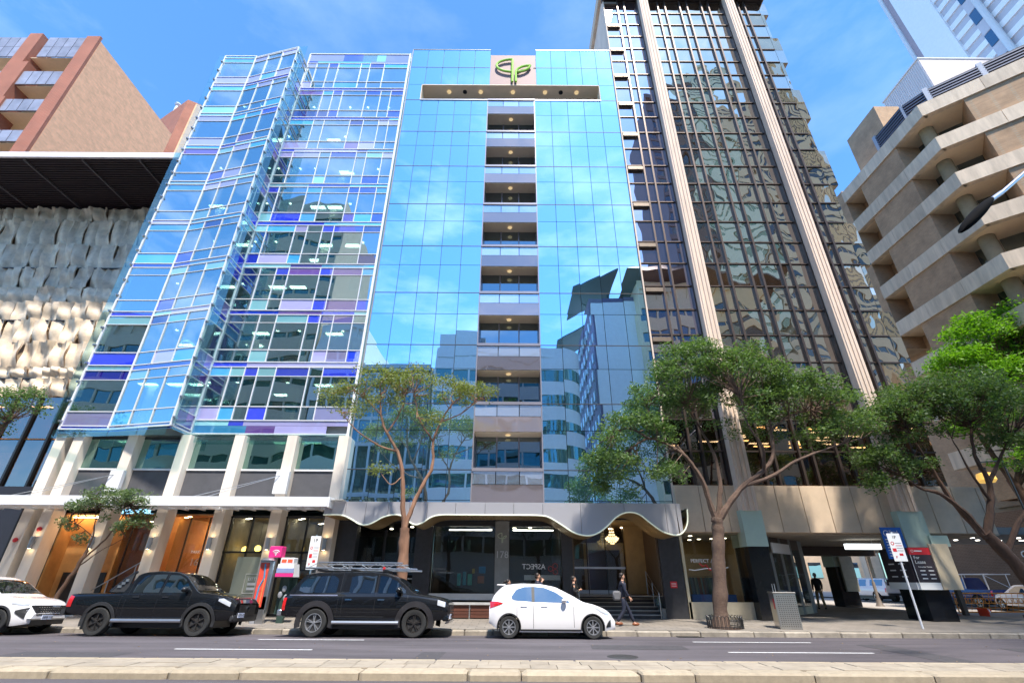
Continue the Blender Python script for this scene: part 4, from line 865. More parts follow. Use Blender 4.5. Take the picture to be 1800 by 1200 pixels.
opp('brick and cream corner block across the road, seen reflected', 39, 62, -14, 24, brown_brick, darkgl, 3.5, 1.7)
pu = thing('purple_building', 'purple clad apartment tower with tilted solar canopies across the road, seen reflected', 'building')
pm_ = mat('purple_cladding', (.14,.09,.20), .6, var=.15); scm = mat('solar_canopy', (.06,.09,.10), .4, .3)
MB().hexa([(13.5,-60,.1),(24,-60,.1),(20,-17,.1),(12.2,-17,.1)], [(13.5,-60,41),(24,-60,41),(20,-17,41),(12.2,-17,41)]).build('tower_wall', pm_, pu)
wb = MB()
for k in range(11):
    for j in range(14): wb.box(12.05+.03*j,-19-2.7*j,5+3.2*k,12.3+.03*j,-18-2.7*j,6.4+3.2*k)
tag(wb.build('small_windows', mat('pale_window',(.45,.6,.7),.3), pu), kind='stuff')
box('white_end_wall', whiteb, pu, 12.5,-17.0,.1,20,-16.6,40)
for (x, y, z) in ((12.5,-20,43.0),(11.5,-38,43.0)):
    MB().hexa([(x-3,y-5,z-1.5),(x+4,y-5,z+2.5),(x+4,y+5,z+2.5),(x-3,y+5,z-1.5)], [(x-3,y-5,z-1.2),(x+4,y-5,z+2.8),(x+4,y+5,z+2.8),(x-3,y+5,z-1.2)]).build('solar_canopy', scm, pu)
    MB().tube([(x-1,y,z-1),(x+3,y+1,z-4)], .2, 6).tube([(x+3,y,z+1),(x+3,y,z-4)], .2, 6).build('canopy_strut', scm, pu)

# ------------------------------------------------------------ trees
bark = mat('brown_bark', (.10,.055,.035), .9, var=.35, scale=5, bump=.6, bscale=14, stretch=(1,1,.3)); bark_red = mat('reddish_bark', (.24,.125,.075), .8, var=.35, scale=4, bump=.4, bscale=12, stretch=(1,1,.4))
bark_pale = mat('pinkish_mottled_bark', (.30,.19,.13), .85, var=.5, scale=9, bump=1.0, bscale=16, c2=(.10,.06,.045))
def leaves(name, m, parent, centers, per, spread, size, seed, squash=.6):
    r = np.random.default_rng(seed); C = np.repeat(np.array(centers), per, 0); n = len(C)
    d = r.normal(size=(n,3)); d /= np.linalg.norm(d, axis=1)[:,None]; rad = r.uniform(.15,1,n)[:,None]**.6
    P = C + d*rad*spread*np.array([1,1,squash])
    u = r.normal(size=(n,3)); u[:,2] *= .45; u[:,2] -= .25; u /= np.linalg.norm(u, axis=1)[:,None]
    w = r.normal(size=(n,3)); w[:,2] *= .5; w -= u*(w*u).sum(1)[:,None]; w /= np.linalg.norm(w, axis=1)[:,None]
    s = size*r.uniform(.6,1.3,n)[:,None]; a = P-u*s*.5; b = P+u*s*.5; c = P+w*s*.24; e = P-w*s*.24
    V_ = np.stack([a,c,b,e],1).reshape(-1,3).astype(np.float32)
    me = bpy.data.meshes.new(name); me.vertices.add(4*n); me.vertices.foreach_set('co', V_.ravel()); me.loops.add(4*n); me.loops.foreach_set('vertex_index', np.arange(4*n, dtype=np.int32))
    me.polygons.add(n); me.polygons.foreach_set('loop_start', np.arange(0,4*n,4,dtype=np.int32)); me.polygons.foreach_set('loop_total', np.full(n,4,dtype=np.int32)); me.materials.append(m); me.update()
    return link(name, me, parent)
def tree(name, label, limbs, blobs, bm_, lm, per=55, spread=.42, size=.13, seed=1, twig=.014, group=None, base=(0,0,0), dens=1.0, squash=.6):
    t = thing(name, label, 'tree', base, 0, group); r = np.random.default_rng(seed); rr = random.Random(seed)
    b0 = Vector(base); pts = []
    for i, (path, r0, r1) in enumerate(limbs):
        p = [Vector(q)-b0 for q in path]; sp = smooth([tuple(q) for q in p], 5); n = len(sp)
        sp = [(x+rr.uniform(-.02,.02)*(0<j<n-1), y+rr.uniform(-.02,.02)*(0<j<n-1), z) for j, (x,y,z) in enumerate(sp)]
        rad = [(r0+(r1-r0)*j/(n-1))*(1+.08*math.sin(j*1.7+i)) for j in range(n)]
        if i == 0: rad[0] *= 1.35; rad[1] *= 1.12
        MB().tube(sp, rad, 11 if i == 0 else 7).build('trunk' if i == 0 else 'limb', bm_, t, True)
        if i: pts += [Vector(q) for q in sp[n//3:]]
    cs = []; tw = MB()
    for (cx,cy,cz,rx,ry,rz,n) in blobs:
        for _ in range(int(n*dens)):
            d = r.normal(size=3); d /= np.linalg.norm(d); d[2] = abs(d[2])*1.0 if rr.random() < .72 else d[2]; k = rr.uniform(.55,1.0)
            c = Vector((cx+d[0]*rx*k, cy+d[1]*ry*k, cz+d[2]*rz*k)) - b0; cs.append(tuple(c))
            if rr.random() < .62 and pts:
                q = min(pts, key=lambda p: (p-c).length + rr.uniform(0,.7)); m_ = (q+c)/2 + Vector((rr.uniform(-.2,.2),rr.uniform(-.2,.2),rr.uniform(-.25,.05)))
                tw.tube([q, m_, c], [twig*1.7, twig*1.2, twig*.5], 4, False)
    if tw.v: tag(tw.build('twigs', bm_, t), kind='stuff')
    tag(leaves('crown', lm, t, cs, per, spread, size, seed+5, squash), kind='stuff'); return t
lf_dark = leafmat('dark_glossy_leaf', (.018,.055,.016), (.19,.27,.10)); lf_olive = leafmat('olive_leaf', (.09,.12,.03), (.30,.30,.10)); lf_bright = leafmat('bright_green_leaf', (.07,.20,.012), (.24,.42,.03)); lf_grey = leafmat('grey_green_leaf', (.05,.085,.04), (.20,.25,.13))
# big glossy tree in the tree guard
y3 = 19.8
tree('street_tree', 'large dark leaved street tree standing in the black hooped tree guard', [
 ([(7.62,y3,.05),(7.78,y3,1.2),(7.95,y3,2.4),(8.12,y3,3.3),(8.15,y3,3.75)], .27,.21),
 ([(8.15,y3,3.6),(7.95,y3-.1,4.3),(7.75,y3-.2,5.2),(7.3,y3-.3,6.0),(6.6,y3-.5,6.5),(5.7,y3-.6,6.8),(4.9,y3-.5,6.4)], .13,.03),
 ([(8.15,y3,3.6),(8.45,y3+.1,4.5),(8.65,y3+.2,5.3),(8.7,y3+.4,6.4),(8.4,y3+.5,7.4),(7.9,y3+.5,8.6)], .12,.035),
 ([(8.15,y3,3.6),(8.7,y3-.1,4.3),(9.4,y3-.2,5.0),(10.3,y3-.3,5.6),(10.9,y3-.2,6.3),(11.1,y3-.1,7.3),(11.4,y3,8.4)], .14,.035),
 ([(9.4,y3-.2,5.0),(10.4,y3-.5,5.3),(11.5,y3-.7,5.9),(12.6,y3-.8,6.3),(13.6,y3-.9,6.6)], .085,.025),
 ([(10.3,y3-.3,5.6),(10.2,y3-.8,6.4),(9.7,y3-1.0,7.4),(9.6,y3-1.1,8.6)], .07,.02),
 ([(7.3,y3-.3,6.0),(6.9,y3+.2,7.0),(6.4,y3+.4,7.9),(5.9,y3+.4,8.6)], .06,.02),
 ([(5.7,y3-.6,6.8),(4.9,y3-.7,7.2),(4.2,y3-.6,7.0)], .05,.015),
 ([(11.1,y3-.1,7.3),(12.1,y3,8.0),(13.3,y3,8.3)], .05,.02)],
 [(8.2,y3,9.5,1.9,1.9,2.3,105),(10.3,y3,9.1,2.2,2.0,2.4,120),(12.6,y3-.2,8.2,2.4,1.8,1.7,100),(14.2,y3-.3,7.2,1.2,1.3,1.0,32),(6.4,y3,8.4,1.5,1.5,1.2,26),(5.2,y3-.3,7.0,1.7,1.3,1.0,45),(4.3,y3-.3,5.6,1.2,1.0,1.0,30),(3.7,y3-.3,4.9,.7,.7,.6,10),(6.2,y3-.4,5.2,.9,.8,.7,12)],
 bark_pale, lf_dark, per=92, spread=.50, size=.14, seed=3)
# slender reddish tree with sparse crown in front of the blue building
y2 = 20.0
tree('street_tree', 'slender red barked street tree with a sparse olive crown in front of the blue tower', [
 ([(-4.15,y2,.05),(-4.12,y2,1.2),(-4.15,y2,2.4),(-4.2,y2,3.35)], .22,.19),
 ([(-4.2,y2,3.3),(-4.4,y2,4.4),(-4.5,y2,5.4),(-4.85,y2,6.4),(-5.4,y2,7.2),(-5.75,y2,8.0),(-5.9,y2,9.0)], .11,.03),
 ([(-4.2,y2,3.3),(-4.0,y2,4.1),(-3.7,y2,4.9),(-3.3,y2,5.8),(-3.35,y2,6.8),(-3.1,y2,7.7),(-2.6,y2,8.6)], .10,.03),
 ([(-4.85,y2,6.4),(-5.6,y2-.2,6.6),(-6.6,y2-.3,7.2),(-7.5,y2-.3,8.1)], .05,.015),
 ([(-5.4,y2,7.2),(-5.0,y2+.3,8.2),(-4.8,y2+.3,9.3)], .045,.015),
 ([(-3.35,y2,6.8),(-4.0,y2-.3,7.8),(-4.3,y2-.4,8.9)], .04,.012), ([(-3.1,y2,7.7),(-2.2,y2,8.1),(-1.4,y2,8.8)], .035,.012),
 ([(-4.5,y2,5.4),(-4.9,y2-.2,5.0),(-5.4,y2-.2,5.5)], .03,.01), ([(-5.75,y2,8.0),(-6.6,y2,8.8),(-7.4,y2,9.3)], .035,.012)],
 [(-7.4,y2,8.6,1.3,1.1,.9,26),(-5.9,y2,9.4,1.3,1.2,1.0,34),(-4.5,y2,9.5,1.2,1.2,.9,26),(-2.9,y2,9.0,1.3,1.1,.8,26),(-1.6,y2,8.8,.9,.9,.6,16),(-5.6,y2,8.3,1.6,1.1,.5,14),(-5.4,y2,5.4,.5,.5,.4,4),(-3.2,y2,7.6,.8,.8,.4,5)],
 bark_red, lf_olive, per=75, spread=.42, size=.115, seed=9, squash=.7)
y1 = 20.4
tree('street_tree', 'small young street tree with variegated leaves in front of the left columns', [
 ([(-17.4,y1,.05),(-17.2,y1,1.0),(-16.9,y1,1.9),(-16.75,y1,2.5)], .085,.06),
 ([(-16.75,y1,2.4),(-16.75,y1,3.0),(-16.9,y1,3.7),(-17.1,y1,4.4)], .04,.012), ([(-16.8,y1,2.2),(-16.2,y1,2.9),(-15.9,y1,3.6),(-15.7,y1,4.3)], .04,.012), ([(-16.9,y1,1.9),(-16.2,y1,2.5),(-15.4,y1,3.0)], .03,.01), ([(-16.75,y1,3.0),(-17.4,y1,3.4),(-18.0,y1,3.6)], .02,.008)],
 [(-16.5,y1,4.3,1.1,.9,.7,34),(-15.5,y1,4.2,.9,.8,.6,24),(-17.3,y1,4.1,.8,.7,.5,18),(-15.2,y1,3.3,.8,.6,.5,14),(-17.9,y1,3.5,.4,.4,.3,5),(-17.0,y1,2.9,.3,.3,.2,3)],
 bark, lf_grey, per=60, spread=.3, size=.115, seed=21)
y4 = 20.8
tree('street_tree', 'big leaning street tree with a dense dark crown at the right edge', [
 ([(20.9,y4,.05),(20.6,y4,1.2),(20.2,y4,2.3),(19.5,y4,3.4)], .28,.22),
 ([(19.5,y4,3.2),(18.9,y4-.1,4.2),(18.1,y4-.2,4.9),(17.3,y4-.3,5.1),(16.6,y4-.3,5.7)], .13,.03),
 ([(19.4,y4,3.3),(18.8,y4+.1,4.6),(18.5,y4+.1,5.8),(18.1,y4,7.0),(17.9,y4,8.2)], .12,.03),
 ([(19.5,y4,3.2),(20.2,y4,4.4),(20.6,y4,5.4),(20.5,y4,6.6),(20.9,y4,8.0)], .17,.04),
 ([(20.6,y4,5.4),(21.5,y4,6.4),(22.4,y4,7.4)], .09,.03), ([(20.3,y4,4.6),(19.6,y4-.4,5.8),(19.3,y4-.5,7.2)], .07,.02), ([(19.9,y4,2.4),(20.9,y4,3.6),(22.2,y4,4.8),(23,y4,6)], .13,.04)],
 [(17.2,y4,7.8,1.6,1.5,1.6,60),(19.0,y4,8.6,1.8,1.7,1.8,75),(21.2,y4,9.0,2.0,1.8,1.7,80),(23.2,y4,8.4,1.8,1.6,1.6,50),(16.2,y4,6.2,.9,.9,.9,22),(15.5,y4-.2,5.3,.5,.5,.4,8),(17.4,y4,6.0,.9,.9,.6,14),(22.3,y4,6.8,1.4,1.2,.8,22)],
 bark, lf_dark, per=92, spread=.50, size=.14, seed=31)
tree('street_tree', 'bright green sunlit tree in the side street before the brown building', [
 ([(32.5,31,.1),(32.4,31,3),(32.6,31,5.5),(32.2,31,7.5)], .4,.26), ([(32.3,31,7),(31.5,31,10),(31.2,31,13)], .2,.06), ([(32.3,31,7),(34,31,10),(34.6,30.5,14)], .2,.06), ([(32.3,31,7),(34.5,30,9.5),(37,29.5,12)], .18,.05)],
 [(31.6,30,14.0,2.6,2.2,2.6,75),(34.0,30,16.3,2.8,2.2,2.8,85),(37,29,17,3.2,2.4,3.6,90),(36,29,12.5,3.4,2.4,2.6,80),(31,30.5,10.6,2.0,2.0,1.6,30),(40.5,27,15,3,2,4,60),(33,30,8.4,2,1.5,1.0,15)],
 bark, lf_bright, per=75, spread=.8, size=.24, seed=41)
tree('street_tree', 'leafy street tree cut off by the left edge of the photo', [([(-24.6,21,.05),(-24.4,21,2.5),(-24.3,21,5)], .2,.14), ([(-24.3,21,4.8),(-23.4,21,6.6),(-23,21,8)], .08,.03)],
 [(-23.2,21,8.7,1.4,1.2,1.1,40),(-24.4,21,8.0,1.2,1.2,.8,20)], bark, lf_dark, per=60, spread=.45, size=.13, seed=51)
for i, (x, s_) in enumerate(((-16,61),(-7,62),(3,63),(13,64),(24,65))):
    tree('opposite_tree', ['spreading street tree across the road facing the glass building, seen reflected','street tree across the road facing the slender red tree, seen reflected','street tree across the road facing the entrance canopy, seen reflected','street tree across the road facing the big dark tree, seen reflected','street tree across the road facing the bronze tower corner, seen reflected'][i],
     [([(x,-12,.1),(x+.1,-12,2.5),(x,-12,4)], .22,.16), ([(x,-12,3.9),(x-1.5,-12,6),(x-2,-12,7.5)], .1,.03), ([(x,-12,3.9),(x+1.5,-12,6),(x+2,-12,7.5)], .1,.03)],
     [(x-1.5,-12,7,2.2,2,1.6,45),(x+1.5,-12,7,2.2,2,1.6,45)], bark, lf_dark, per=36, spread=.6, size=.22, seed=s_)
# ------------------------------------------------------------ vehicles
car_glass = glass('car_window_glass', (.85,.9,.95), (.008,.01,.012), refl=.30, wob=.01, wscale=2, tilt=0)
head_glass = mat('headlight_glass', (.6,.62,.66), .08, .3, coat=1); tail_red = mat('tail_lamp_red', (.55,.01,.01), .15, coat=1); chrome = mat('chrome', (.8,.8,.8), .1, 1, var=.02)
dark_plastic = mat('dark_plastic', (.025,.025,.027), .55, var=.1); rim_dark = mat('dark_alloy', (.10,.09,.085), .3, .8); rim_silver = mat('silver_alloy', (.62,.62,.64), .28, .85, var=.03)
black_car = mat('black_car_paint', (.003,.0035,.005), .5, .0, coat=.9, var=.05, spec=.1); white_car = mat('white_car_paint', (.74,.72,.73), .25, coat=1, var=.02); plate_m = mat('number_plate', (.55,.60,.75), .4, var=.02)
blue_car = mat('dark_blue_car_paint', (.02,.04,.16), .25, coat=1); grey_car = mat('grey_car_paint', (.22,.20,.17), .3, .4, coat=1)
class Body:
    def __init__(s, top, belt, wid, sill, bulge=1.0, tumble=.34):
        s.top, s.belt, s.wid, s.sill, s.tb = top, belt, wid, sill, tumble
        xs = np.linspace(top[0][0], top[-1][0], 121); s.xs = xs
        f = lambda pr, w=5: np.convolve(np.pad(np.interp(xs, [p[0] for p in pr], [p[1] for p in pr]), w//2, 'edge'), np.ones(w)/w, 'valid')
        s.T = f(top); s.B = np.minimum(f(belt), s.T-.03); s.Wd = f(wid, 7); s.S = f(sill, 7)
    def at(s, a, x): return float(np.interp(x, s.xs, a))
    def half(s, x, z):
        w, zb, zs = s.at(s.Wd, x), s.at(s.B, x), s.at(s.S, x)
        if z <= zb:
            t = (z-zs)/max(.01, zb-zs); return w*float(np.interp(t, [0,.12,.3,.55,.8,.93,1], [.93,.965,.985,1,.985,.965,.94]))
        return w*.94 - s.tb*(z-zb)
    def mesh(s, m):
        vs = []; n = 0
        for x in s.xs:
            zs, zb, zt = s.at(s.S,x), s.at(s.B,x), s.at(s.T,x); ring = [(0,zs),(.7*s.half(x,zs),zs)]
            for t in (0,.06,.15,.3,.45,.6,.75,.88,.95,1): z = zs+(zb-zs)*t; ring.append((s.half(x,z), z))
            h = max(0, zt-zb-.035)
            for t in (.2,.5,.8,1): z = zb+h*t; ring.append((s.half(x,z), z))
            we = s.half(x, zb+h)
            for t, dz in ((.96,.35),(.88,.62),(.7,.85),(.4,.97),(0,1)): ring.append((we*t, zb+h+(zt-zb-h)*dz))
            full = [(-a, b) for a, b in ring] + [(a, b) for a, b in ring[-2:0:-1]]
            n = len(full); vs += [(x, a, b) for a, b in full]
        m2 = len(s.xs); fs = [(i*n+k, i*n+(k+1) % n, (i+1)*n+(k+1) % n, (i+1)*n+k) for i in range(m2-1) for k in range(n)]
        fs += [tuple(range(n))[::-1], tuple(range((m2-1)*n, m2*n))]
        return MB().add(vs, fs)
    def side(s, x0, x1, lo, hi, n=14, nz=4, off=.006, sd=-1, th=.02):
        """a slab following the body side between curves lo(x) and hi(x)"""
        vs = []
        for o in (off, off-th):
            for i in range(n+1):
                x = x0+(x1-x0)*i/n; a, b = lo(x), hi(x)
                for j in range(nz+1): z = a+(b-a)*j/nz; vs.append((x, sd*(s.half(x,z)+o), z))
        q = nz+1; N_ = (n+1)*q; fs = []
        for i in range(n):
            for j in range(nz): f = (i*q+j, (i+1)*q+j, (i+1)*q+j+1, i*q+j+1); fs.append(f if sd < 0 else f[::-1]); g_ = tuple(k+N_ for k in f[::-1]); fs.append(g_ if sd < 0 else g_[::-1])
        return MB().add(vs, fs)
    def deck(s, x0, x1, m0, n=12, off=.006):      # windscreen / rear window on the top surface
        vs = []
        for o in (off, off-.02):
            for i in range(n+1):
                x = x0+(x1-x0)*i/n; zt, zb = s.at(s.T,x), s.at(s.B,x); we = s.half(x, max(zb, zt-.035))-m0
                for k in range(9): u = k/4-1; vs.append((x, we*u, zt-.013*abs(u)**3*1.2+o))
        N_ = (n+1)*9; fs = []
        for i in range(n):
            for k in range(8): f = (i*9+k, (i+1)*9+k, (i+1)*9+k+1, i*9+k+1); fs += [f, tuple(j+N_ for j in f[::-1])]
        return MB().add(vs, fs)
def pl(*pts): return lambda x: float(np.interp(x, [p[0] for p in pts], [p[1] for p in pts]))
def wheel(parent, x, y, r, w, rm, spokes, sd, double=False, rr=.66):
    h = bpy.data.objects.new('wheel', None)
    m = MB(); R1 = r*rr
    m.lathe([(R1,-w*.42),(R1*1.0,-w*.5),(R1*.93,-w*.5),(R1*.90,-w*.25),(R1*.88,w*.3),(R1,w*.4)], 28, 'y')
    m.lathe([(0,-w*.40),(R1*.14,-w*.41),(R1*.17,-w*.34),(R1*.17,-w*.2)], 14, 'y')
    for k in range(spokes):
        for q in ((-.14,.14) if double else (0,)):
            a = 2*math.pi*k/spokes + math.pi/2; b = a+q
            i0 = Vector((math.cos(b)*R1*.12, 0, math.sin(b)*R1*.12)); o0 = Vector((math.cos(b)*R1*.94, 0, math.sin(b)*R1*.94)); t = Vector((-math.sin(b),0,math.cos(b)))*R1*(.05 if double else .062)
            y0, y1 = -w*.38, -w*.24; t2 = t*(.9 if double else 1.35)
            m.hexa([tuple(i0-t+Vector((0,y0,0))),tuple(i0+t+Vector((0,y0,0))),tuple(i0+t+Vector((0,y1,0))),tuple(i0-t+Vector((0,y1,0)))], [tuple(o0-t2+Vector((0,y0-.02*0,0))),tuple(o0+t2+Vector((0,y0,0))),tuple(o0+t2+Vector((0,y1,0))),tuple(o0-t2+Vector((0,y1,0)))])
    o = m.build('wheel', rm, parent, True, True, (x, y, r)); 
    if sd > 0: o.rotation_euler = (0,0,math.pi)
    MB().lathe([(R1*.97,-w*.46),(R1*1.05,-w*.5),(r*.93,-w*.5),(r*.985,-w*.42),(r,-w*.3),(r,w*.3),(r*.985,w*.42),(r*.93,w*.5),(R1*.97,w*.5)], 36, 'y').build('tyre', rubber, o, True)
    MB().lathe([(0,-w*.22),(R1*.875,-w*.22),(R1*.875,-w*.1),(0,-w*.1)], 20, 'y').build('brake_disc', dark_plastic, o)
    return o
def vehicle(name, label, cat, loc, rz, body, paintm, axles, r, w, rim, spokes, half_w, arch=1.17, rx=0, double=False, group=None, rims=None):
    t = thing(name, label, cat, loc, rz, group); t.rotation_euler = (rx,0,rz)
    o = fixn_build(body.mesh(paintm), 'body', paintm, t)
    cs_ = []
    for ax in axles:
        c = MB().tube([(ax,-half_w-.2,r),(ax,half_w+.2,r)], r*arch, 40).build('cut', dark_plastic, t); fixn(c.data)
        md = o.modifiers.new('b', 'BOOLEAN'); md.operation = 'DIFFERENCE'; md.object = c; md.solver = 'EXACT'; md.material_mode = 'TRANSFER'; cs_.append(c)
    bake(o)
    for c in cs_: bpy.data.objects.remove(c)
    o.data.polygons.foreach_set('use_smooth', [True]*len(o.data.polygons)); o.data.set_sharp_from_angle(angle=R_(32))
    for i, ax in enumerate(axles):
        MB().lathe([(0,-.42),(r*arch*.98,-.42),(r*arch*.98,.42),(0,.42)], 24, 'y', (ax,0,r)).build('wheel_well', black, t) if 0 else None
        for sd in (-1, 1): wheel(t, ax, sd*(half_w-w*.5-.01), r, w, (rims[i] if rims else rim), spokes, sd, double)
    MB().box(axles[0]-.3,-half_w*.62,r*.55,axles[1]+.3,half_w*.62,r*1.6).build('underbody', black, t)
    return t
def fixn_build(mb, name, m, parent): o = mb.build(name, m, parent, True); fixn(o.data); return o
def arch_flare(t, b, ax, r, w0, w1, m, hw):        # flare ring round the wheel arch
    for sd in (-1, 1):
        vs = []; n = 20
        for i in range(n+1):
            a = math.pi*(-.08+1.16*i/n)
            for rr_, o in ((w0,.0),(w0,.045),(w1,.05),(w1,0)): x, z = ax+math.cos(a)*rr_, r+math.sin(a)*rr_; vs.append((x, sd*(b.half(x, max(z, b.at(b.S,x)))+o-.015), z))
        fs = [(i*4+k, (i+1)*4+k, (i+1)*4+(k+1) % 4, i*4+(k+1) % 4) for i in range(n) for k in range(4)] + [(0,1,2,3), (n*4+3,n*4+2,n*4+1,n*4)]
        MB().add(vs, fs).build('arch_flare', m, t, True, True)
def mirror(t, b, x, z, m, sz=(.10,.13,.085)):
    for sd in (-1, 1): y = sd*(b.half(x, z)+.13); MB().ball((x,y,z+.03), sz, 12).build('wing_mirror', m, t, True); MB().tube([(x+.02,sd*b.half(x,z),z-.02),(x+.02,y,z-.01)], .02, 6).build('mirror_arm', dark_plastic, t)
def handles(t, b, xs, z, m):
    for x in xs: b.side(x, x+.2, lambda q: z, lambda q: z+.035, 3, 1, .03, -1, .03).build('door_handle', m, t)
def seam(t, b, x, z0, z1): b.side(x, x+.012, lambda q: z0, lambda q: z1, 1, 8, .002, -1, .01).build('door_seam', black, t)
def plate(t, x, y0, y1, z, s, rot=90, ang=0):
    MB().box(x-.01,y0,z,x+.012,y1,z+.13).build('number_plate', plate_m, t); text(s, .10, black, t, (x+.014,(y0+y1)/2,z+.03), (90,0,90), ext=.001)
RZ = lambda y: 0 if y < 16 else -.11*(y-16)/2.6
TILT = R_(-2.4)
# -- black dual cab pickup with tray (second from left)
def hilux():
    top = [(0,1.14),(.1,1.17),(1.62,1.17),(1.68,1.20),(1.75,1.68),(1.95,1.78),(2.4,1.82),(3.0,1.80),(3.35,1.70),(3.72,1.42),(3.98,1.21),(4.5,1.17),(4.95,1.09),(5.15,1.02),(5.22,.95),(5.25,.85)]
    belt = [(0,1.10),(1.6,1.13),(2.6,1.14),(3.6,1.15),(4.1,1.13),(4.6,1.09),(5.1,.98),(5.25,.80)]
    wid = [(0,.86),(.15,.90),(1.5,.915),(4.6,.92),(4.95,.89),(5.15,.84),(5.25,.78)]
    b = Body(top, belt, wid, [(0,.62),(.9,.5),(1.6,.46),(3.8,.46),(4.6,.42),(5.0,.42),(5.25,.5)])
    t = vehicle('pickup_truck', 'black open tray pickup with a roll bar and dark wheels before the lobby', 'pickup', (-13.87,17.72,-.068), 0, b, black_car, (1.12,4.22), .385, .26, rim_dark, 6, .93, 1.2, TILT)
    b.side(1.92,2.74, pl((1.92,1.18),(2.74,1.18)), pl((1.92,1.42),(2.05,1.66),(2.3,1.70),(2.74,1.70))).build('rear_side_window', car_glass, t); b.side(1.92,2.74, pl((1.92,1.18),(2.74,1.18)), pl((1.92,1.42),(2.05,1.66),(2.3,1.70),(2.74,1.70)), sd=1).build('rear_side_window', car_glass, t)
    for sd in (-1,1): b.side(2.84,3.72, pl((2.84,1.18),(3.72,1.18)), pl((2.84,1.69),(3.15,1.68),(3.4,1.57),(3.72,1.27)), sd=sd).build('front_side_window', car_glass, t)
    b.deck(3.28,4.05,.08).build('windscreen', car_glass, t)
    for sd in (-1,1):
        MB().tube([(1.72,sd*.66,1.78),(1.45,sd*.70,1.56),(1.12,sd*.74,1.20)], .045, 8).build('roll_bar', black, t, True); MB().hexa([(1.15,sd*.72,1.19),(1.66,sd*.72,1.19),(1.66,sd*.78,1.19),(1.15,sd*.78,1.19)],[(1.55,sd*.68,1.62),(1.70,sd*.68,1.72),(1.70,sd*.73,1.72),(1.55,sd*.73,1.62)]).build('roll_bar_panel', dark_plastic, t, fix=True)
        for q in (.25,.5,.75): MB().box(1.22+.4*q,sd*.79-.005,1.22+.36*q,1.36+.34*q,sd*.79+.005,1.29+.36*q).build('roll_bar_slot', silver, t)
        b.side(.0,.16, pl((0,.78),(.16,.78)), pl((0,1.10),(.16,1.06)), 3, 3, .012, sd).build('tail_light', tail_red, t)
        b.side(4.72,5.10, pl((4.72,.96),(5.10,.80)), pl((4.72,1.02),(4.85,1.03),(5.10,.92)), 6, 2, .012, sd).build('headlight', head_glass, t)
        MB().tube([(1.6,sd*.93,.42),(3.75,sd*.93,.42)], .055, 8).build('side_step', silver, t, True)
        MB().box(.78,sd*.9-.1,.18,.80,sd*.9+.05,.62).build('mud_flap', rubber, t)
    MB().box(5.235,-.52,.56,5.27,.52,.86).build('grille', black, t, fix=True); MB().lathe([(.075,0),(.075,.02),(0,.02)],16,'x',(5.268,0,.74)).build('badge_ring', chrome, t)
    for k in range(4): MB().box(5.268,-.48,.59+.07*k,5.275,.48,.602+.07*k).build('grille_bar', dark_plastic, t)
    MB().bev(5.12,-.80,.38,5.26,.80,.60,.04).build('bumper', dark_plastic, t, True); MB().box(-.12,-.85,.55,.0,.85,.72).build('rear_bumper', dark_plastic, t, True)
    for sd in (-1,1): MB().ball((5.16,sd*.66,.54),(.06,.10,.05),10).build('fog_lamp', head_glass, t, True)
    arch_flare(t, b, 1.12, .385, .44, .53, dark_plastic, .9); arch_flare(t, b, 4.22, .385, .44, .53, dark_plastic, .9)
    seam(t,b,1.80,.55,1.68); seam(t,b,2.79,.52,1.72); seam(t,b,3.80,.55,1.15); seam(t,b,1.64,.55,1.13); handles(t,b,(2.0,2.92),1.04,black)
    mirror(t,b,3.60,1.24,black); plate(t,5.27,-.55,-.18,.50,'1GTX 472'); MB().box(2.0,-.75,1.0,3.3,.75,1.12).build('seats', dark_plastic, t)
hilux()
